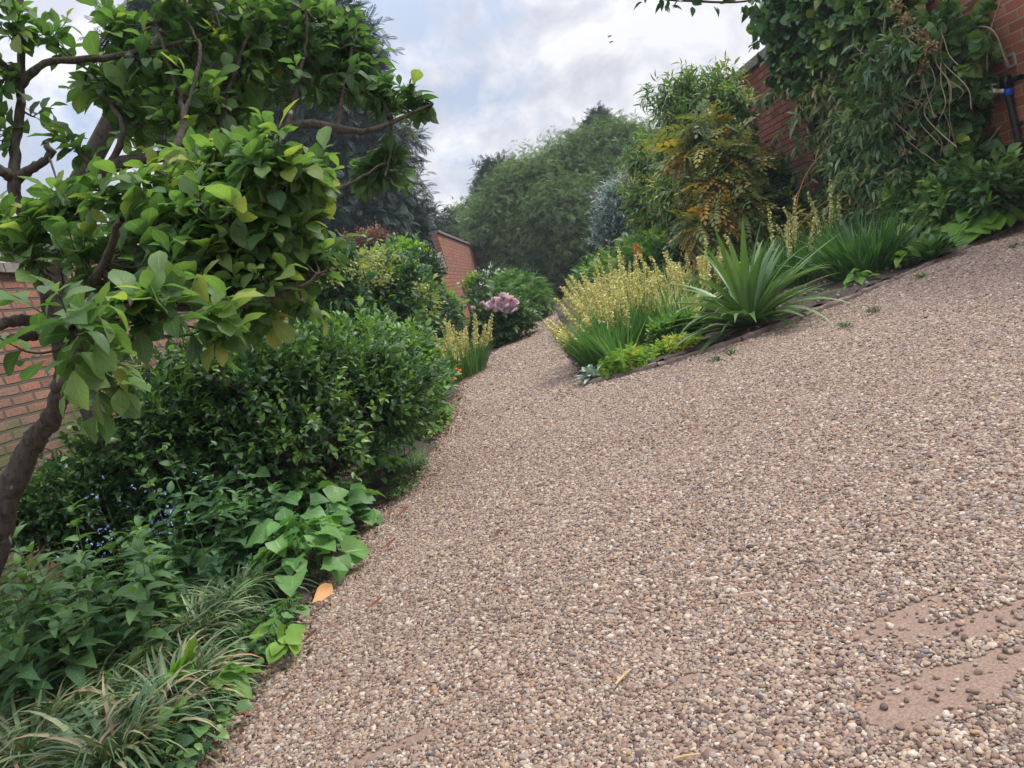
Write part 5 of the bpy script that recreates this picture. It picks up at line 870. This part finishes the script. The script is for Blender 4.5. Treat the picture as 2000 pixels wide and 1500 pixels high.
mb.build('trailing_stems', DRYSTEM, clm); ml.build('sprays', M_CLM, clm)
for (px, py, rp, k) in ((1752, 12, 10, 40), (1768, 40, 11, 60), (1800, 68, 10, 50), (1818, 92, 9, 50), (1806, 122, 8, 30), (1800, 140, 6, 22), (1632, 150, 9, 26), (1600, 180, 9, 26), (1680, 230, 7, 22), (1760, 220, 6, 16), (1765, 296, 6, 16), (1620, 200, 9, 30)):
    c = onwall(px, py, RX-.98, RAZ); florets('dried_flower_head', clm, M_TAN, T_DIA, c, k*3, rp*c[1]/FPX*.5, .05, r)
shrub('leafy_plant', 'dull green leafy mass at the foot of the climber above the strappy clump', 'plant', gw(1700, 440, .9), [Bw(1690, 425, 40, .9, 1), Bw(1790, 410, 45, .9, 1), Bw(1860, 400, 40, .9, 1), Bw(1620, 435, 30, .9, 1), Bw(1935, 385, 30, .8, 1)], T_OVATE, .17, M_RND, 190, 8, .16, 6, .2, 214, stem_r=.008, tint=(.1, .85))
# wispy orange stems in front of the wall
q0 = thing('dry_stalk', gp(1555, 455, 11.5), 'wispy orange flower stalks arching between the strappy clumps and the wall', 'plant')
mb = MB()
for pl in ([(1555, 470), (1556, 400), (1575, 340), (1615, 290)], [(1556, 450), (1590, 410), (1660, 365)], [(1558, 430), (1570, 420), (1680, 405)], [(1552, 470), (1548, 440), (1556, 380), (1590, 350)]):
    w_ = np.array([P(a, c_, 11.3) for a, c_ in pl]); mb.tubes(catmull(w_, 16), np.linspace(.010, .004, 16), 4)
w_ = np.array([(q0.location[0], 11.5, 0), tuple(P(1555, 470, 11.3))]); mb.tubes(catmull(w_, 6), np.full(6, .01), 4); mb.build('stalks', roughmat('orange_stem', (.30, .13, .05), (.48, .26, .10), 20), q0)
k = 24; mb = MB(); c = P(1565, 432, 11.3); mb.leaves(T_LANCE, c+r.normal(0, .07, (k, 3)), nrm(r.normal(size=(k, 3))+[0, 0, -.5]), nrm(r.normal(size=(k, 3))), .13, .5, .55+.4*r.random(k), wid=1.5); mb.build('leaves', M_ORA, q0)
# ================================================================== TREES BEHIND
def limbset(base, tops, r0, seed, h0=.45):
    rr = np.random.default_rng(seed); base = np.asarray(base, float); T = []; fork = base+np.array([0, 0, np.mean([t[2] for t in tops])*h0]); T.append([(*base, r0), (*(base+(fork-base)*.5+rr.normal(0, r0*.4, 3)*[1, 1, 0]), r0*.82), (*fork, r0*.65)])
    for t in tops: m_ = (fork+t)/2+rr.normal(0, .3, 3); T.append([(*fork, r0*.5), (*m_, r0*.33), (*t, r0*.1)])
    return fork, T
def tree(name, label, blobs, base, r0, tpl, size, mat, seed, n_cl, n_sh, sh_len, k, crad, **kw):
    base = np.asarray(base, float); fork, T = limbset(base, [b_[0] for b_ in blobs[:9]], r0, seed); g = kw.pop('group', 'trees beyond the garden walls')
    return shrub(name, label, 'tree', base, blobs, tpl, size, mat, n_cl, n_sh, sh_len, k, crad, seed, BARK, r0*.14, (fork, T), leafname='crown', stemname='branches', group=g, zfloor=.3, **kw)
tree('cedar_tree', 'huge dark blue green cedar rising behind the low left wall', [B(700, 300, 31, 100, 73), B(620, 230, 31, 129, 109), B(740, 370, 31, 84, 63), B(770, 280, 31, 47, 31), B(560, 120, 32, 153, 109), B(480, 220, 32, 141, 134), B(775, 440, 32, 73, 53), B(700, 440, 30, 106, 67), B(815, 445, 33, 51, 34),
      B(640, 120, 31.5, 106, 73), B(640, 400, 30, 129, 85), B(520, 340, 31, 129, 97), B(780, 485, 32, 70, 39), B(835, 428, 35, 30, 21), B(700, 180, 31, 59, 48), B(560, 440, 30, 106, 73), B(380, 130, 32, 141, 134), B(770, 335, 30, 40, 24)], (-9.5, 33, 0), .55, T_CEDAR, .46, M_CED, 301, 1900, 11, .5, 4, .6, tint=(0, .9), up=.1, out_=1.0, splay=50, droop=(.1, .5), zmin=-.9, inner=.5, upn=1.5, twigs=False, stem_n=260)
tree('feathery_tree', 'big spreading tree with soft feathery olive green foliage closing off the path', [B(1010, 440, 43, 84, 74), B(995, 478, 44, 46, 42), B(1070, 368, 43, 84, 58), B(1150, 328, 43, 80, 56), B(1210, 308, 43, 74, 50), B(1262, 320, 43, 60, 50), B(1060, 480, 41, 86, 60), B(1120, 440, 40, 96, 72),
      B(1185, 400, 41, 80, 74), B(1010, 372, 43, 52, 42), B(1130, 515, 39, 62, 38), B(1035, 520, 40, 55, 36), B(970, 428, 46, 34, 42), B(1235, 390, 41, 62, 60), B(1090, 425, 40, 74, 50), B(1165, 470, 40, 62, 60), B(1040, 345, 44, 42, 30), B(1110, 308, 44, 36, 26), B(1185, 292, 44, 44, 26), B(1240, 292, 44, 40, 26)], (5.6, 42.5, 0), .5, T_YEW, .26, M_YEW, 302, 620, 46, .42, 5, .85, tint=(.0, 1), up=.45, out_=1.0, hang=.0, splay=55, droop=(.1, .7), zmin=-.8, inner=.72, twigs=False, stem_n=300, upn=.7, rough=.2)
tree('conifer', 'narrow dark conifer with ragged edge behind the left side of the feathery tree', [B(972, 350, 56, 26, 26), B(960, 390, 56, 28, 34), B(985, 380, 56, 24, 40), B(955, 430, 56, 22, 30)], tuple(P(975, 560, 57)*[1, 1, 0]), .35, T_CEDAR, .55, M_CON, 303, 230, 9, .6, 4, .6, tint=(.1, 1), zmin=-.9, up=.5, twigs=False)
tree('conifer', 'small pointed dark tree top sticking up above the feathery tree', [B(1172, 252, 60, 22, 28), B(1160, 275, 60, 30, 22), B(1188, 275, 60, 30, 22), B(1205, 272, 60, 20, 16), B(1175, 300, 60, 34, 22)], tuple(P(1190, 560, 61)*[1, 1, 0]), .35, T_CEDAR, .6, M_CON, 304, 200, 9, .5, 4, .5, tint=(0, .6), zmin=-.9, up=.7, twigs=False)
tree('pale_tree', 'distant pale grey green tree just over the end of the tall red wall', [B(905, 435, 72, 32, 26), B(880, 450, 72, 22, 18), B(930, 450, 72, 28, 24), B(900, 465, 70, 50, 20)], tuple(P(915, 560, 73)*[1, 1, 0]), .4, T_DIA, .34, M_PAL, 305, 260, 9, .7, 6, .7, tint=(0, 1), zmin=-.9, twigs=False)
tree('background_tree', 'sombre dark tree closing the view below the feathery crown at the path end', [B(1090, 530, 48, 50, 50), B(1050, 560, 47, 36, 30), B(1130, 560, 47, 40, 32), B(1010, 520, 48, 50, 40), B(1170, 510, 47, 50, 40), B(1085, 575, 46, 20, 14)], (6.5, 49, 0), .4, T_CEDAR, .7, M_CON, 306, 330, 9, .5, 4, .6, tint=(0, .4), zmin=-.9, twigs=False)
shrub('hedge', 'dark evergreen shrubs under the feathery tree where the path disappears', 'hedge', (5.2, 38, 0), [((5.4, 38, .9), np.array([1.6, 1.5, 1.0])), ((3.4, 40, .9), np.array([1.0, 1.5, 1.0])), ((1.6, 38, 1.0), np.array([1.2, 2.5, 1.1]))], T_OVATE, .24, M_IVY, 240, 8, .3, 5, .35, 307, stem_r=.02, tint=(0, .5))
# far trees seen between the magnolia leaves, over the near wall
tree('background_tree', 'hazy tree beyond the near left wall, glimpsed between magnolia leaves', [B(150, 640, 30, 160, 60), B(330, 560, 30, 120, 60), B(450, 520, 31, 110, 60)], (-14, 31, 0), .4, T_DIA, .3, M_IVY, 308, 260, 8, .6, 5, .7, tint=(0, .8), zmin=-.9, twigs=False)
# ================================================================== SMALL THINGS ON THE GRAVEL, BIRDS
def fallen(name, label, px, py, size, tint, rot, wid=1.0, seed=0, tilt=(0, -.2, 1), tpl=T_MAG, lift=.025, cat='leaf', droop=-.25, mat=None):
    g = G(px, py); g[2] = gz(np.array([g[0]]), np.array([g[1]]))[0]+lift; mb = MB(); D = np.array([[math.cos(rot), math.sin(rot), .05]]); mb.leaves(tpl, (g-D[0]*size/2)[None]*1.0, D, np.array([tilt], float), size, droop, tint, 0, wid, .25); o = mb.build(name, mat or M_DED)
    c = g; me = o.data; me.transform(Matrix.Translation(-Vector(c))); o.location = c; tag(o, label, cat, 'leaves fallen at the gravel edge'); return o
fallen('fallen_leaf', 'large curled orange brown leaf lying at the gravel edge beside the striped grass', 638, 1190, .125, .98, 1.05, 1.0, tilt=(.35, -.75, .6), lift=.06)
fallen('fallen_leaf', 'dark red fallen leaf on the gravel right of the big orange one', 738, 1197, .085, .42, .3, .55)
fallen('fallen_leaf', 'small dark maroon leaf alone in the middle of the gravel', 975, 1056, .06, .12, .9, .9)
fallen('fallen_leaf', 'rusty leaf on the gravel level with the tall phlox', 790, 1016, .12, .38, .5, .6)
fallen('fallen_leaf', 'rusty curled leaf at the gravel edge below the tall phlox', 765, 1072, .10, .40, .2, .6)
fallen('fallen_leaf', 'dark curled leaf against the soil below the orange leaf', 612, 1262, .08, .25, .4, .6)
fallen('fallen_leaf', 'brown leaf near the creeping stems at the lower gravel edge', 560, 1380, .05, .2, 1.0, .7)
fallen('fallen_leaf', 'orange leaf on the kerb between lime ground cover and spiky rosette', 1285, 706, .14, .9, .3, .8, lift=.08)
fallen('fallen_leaf', 'pale orange leaf on the soil below the strappy clump', 1605, 533, .22, .95, .2, .6, lift=.08)
fallen('fallen_leaf', 'dark fragment of leaf at the very bottom edge of the gravel', 490, 1470, .03, .05, .6, .8)
def stick(label, a, c, rad, mat):
    A = G(*a); B_ = G(*c); A[2] += .02; B_[2] += .022; m_ = (A+B_)/2; mb = MB(); mb.tubes([A-m_, (A+B_)/2-m_+[0, 0, .002], B_-m_], [rad, rad*1.1, rad*.8], 6); o = mb.build('twig', mat); o.location = m_; tag(o, label, 'twig', 'twigs on the gravel')
STRAW = roughmat('straw', (.45, .32, .15), (.66, .50, .27), 30)
stick('pale straw coloured split stick lying on the gravel, lower centre', (1206, 1350), (1236, 1322), .0035, STRAW)
stick('thin dark red twig on the gravel, lower centre', (1478, 1226), (1578, 1229), .0016, roughmat('red_twig', (.10, .03, .03), (.2, .06, .05), 30))
stick('tan twig at the bottom edge of the gravel', (1320, 1498), (1372, 1490), .003, STRAW)
r = np.random.default_rng(400)
for i, (px, py) in enumerate(((1392, 706), (1422, 692), (1640, 640), (1700, 612), (1788, 545), (1968, 487))):
    g = G(px, py); lowleaf('weed', ['tiny green weed on gravel left of the spiky rosette', 'second tiny weed left of the spiky rosette, nearer the rosette', 'tiny weed on gravel right of the spiky rosette', 'tiny weed on gravel below the small seedling', 'tiny weed in the gravel below the strappy clump', 'small mossy weed in gravel at the far right'][i], (g[0], g[1]-.1, .01), (.06, .05), 26, .035, T_OV2, .028, M_BRI, 401+i, group='weeds in the gravel')
bm = flat('bird_feather', (.03, .03, .035), .8)
for i, (px, py) in enumerate(((1191, 71), (1194, 82))):
    c = P(px, py, 60); mb = MB(); s_ = .17; body = catmull([(-1.2, 0, 0), (-.6, 0, .02), (.2, 0, .03), (.8, 0, .05), (1.15, 0, .02)], 10)*s_; mb.tubes(body, np.array([.02, .1, .2, .27, .28, .25, .2, .17, .12, .02])*s_, 8)
    o = mb.build('bird', bm); mb = MB()
    for sg in (-1, 1):
        pts = np.array([[.35, 0, .1], [.5, sg*.9, .55-.3*i], [.2, sg*1.9, .25], [-.15, sg*1.0, .45-.3*i], [-.25, 0, .1]])*s_; mb.add(list(pts), [[0, 1, 3, 4], [1, 2, 3, 3]] if 0 else [[0, 1, 3, 4]]); mb.add([pts[1], (pts[1]+pts[2])/2+[.01, 0, 0], pts[2], pts[3]], [[0, 1, 2, 3]])
    w_ = mb.build('wings', bm, smooth=False); w_.parent = o; o.location = c; o.rotation_euler = (0, 0, 2.2); tag(o, ('small dark bird flying in the clouds, the upper of two', 'small dark bird flying in the clouds, the lower of two')[i], 'bird', 'two birds in the sky')
hm, t, n, l = newmat('haze_air'); o_ = n('ShaderNodeOutputMaterial'); pv = n('ShaderNodeVolumePrincipled'); pv.inputs['Color'].default_value = (.86, .89, .97, 1); pv.inputs['Density'].default_value = .0012; l(pv.outputs[0], o_.inputs['Volume'])
b = MB(); b.box((0, 38, 7.95), (60, 46, 9.0)); hz = b.build('haze', hm, smooth=False); tag(hz, 'faint summer haze over the garden', 'haze', kind='stuff')
for o in ROOTS:
    if '_w' in o: del o['_w']
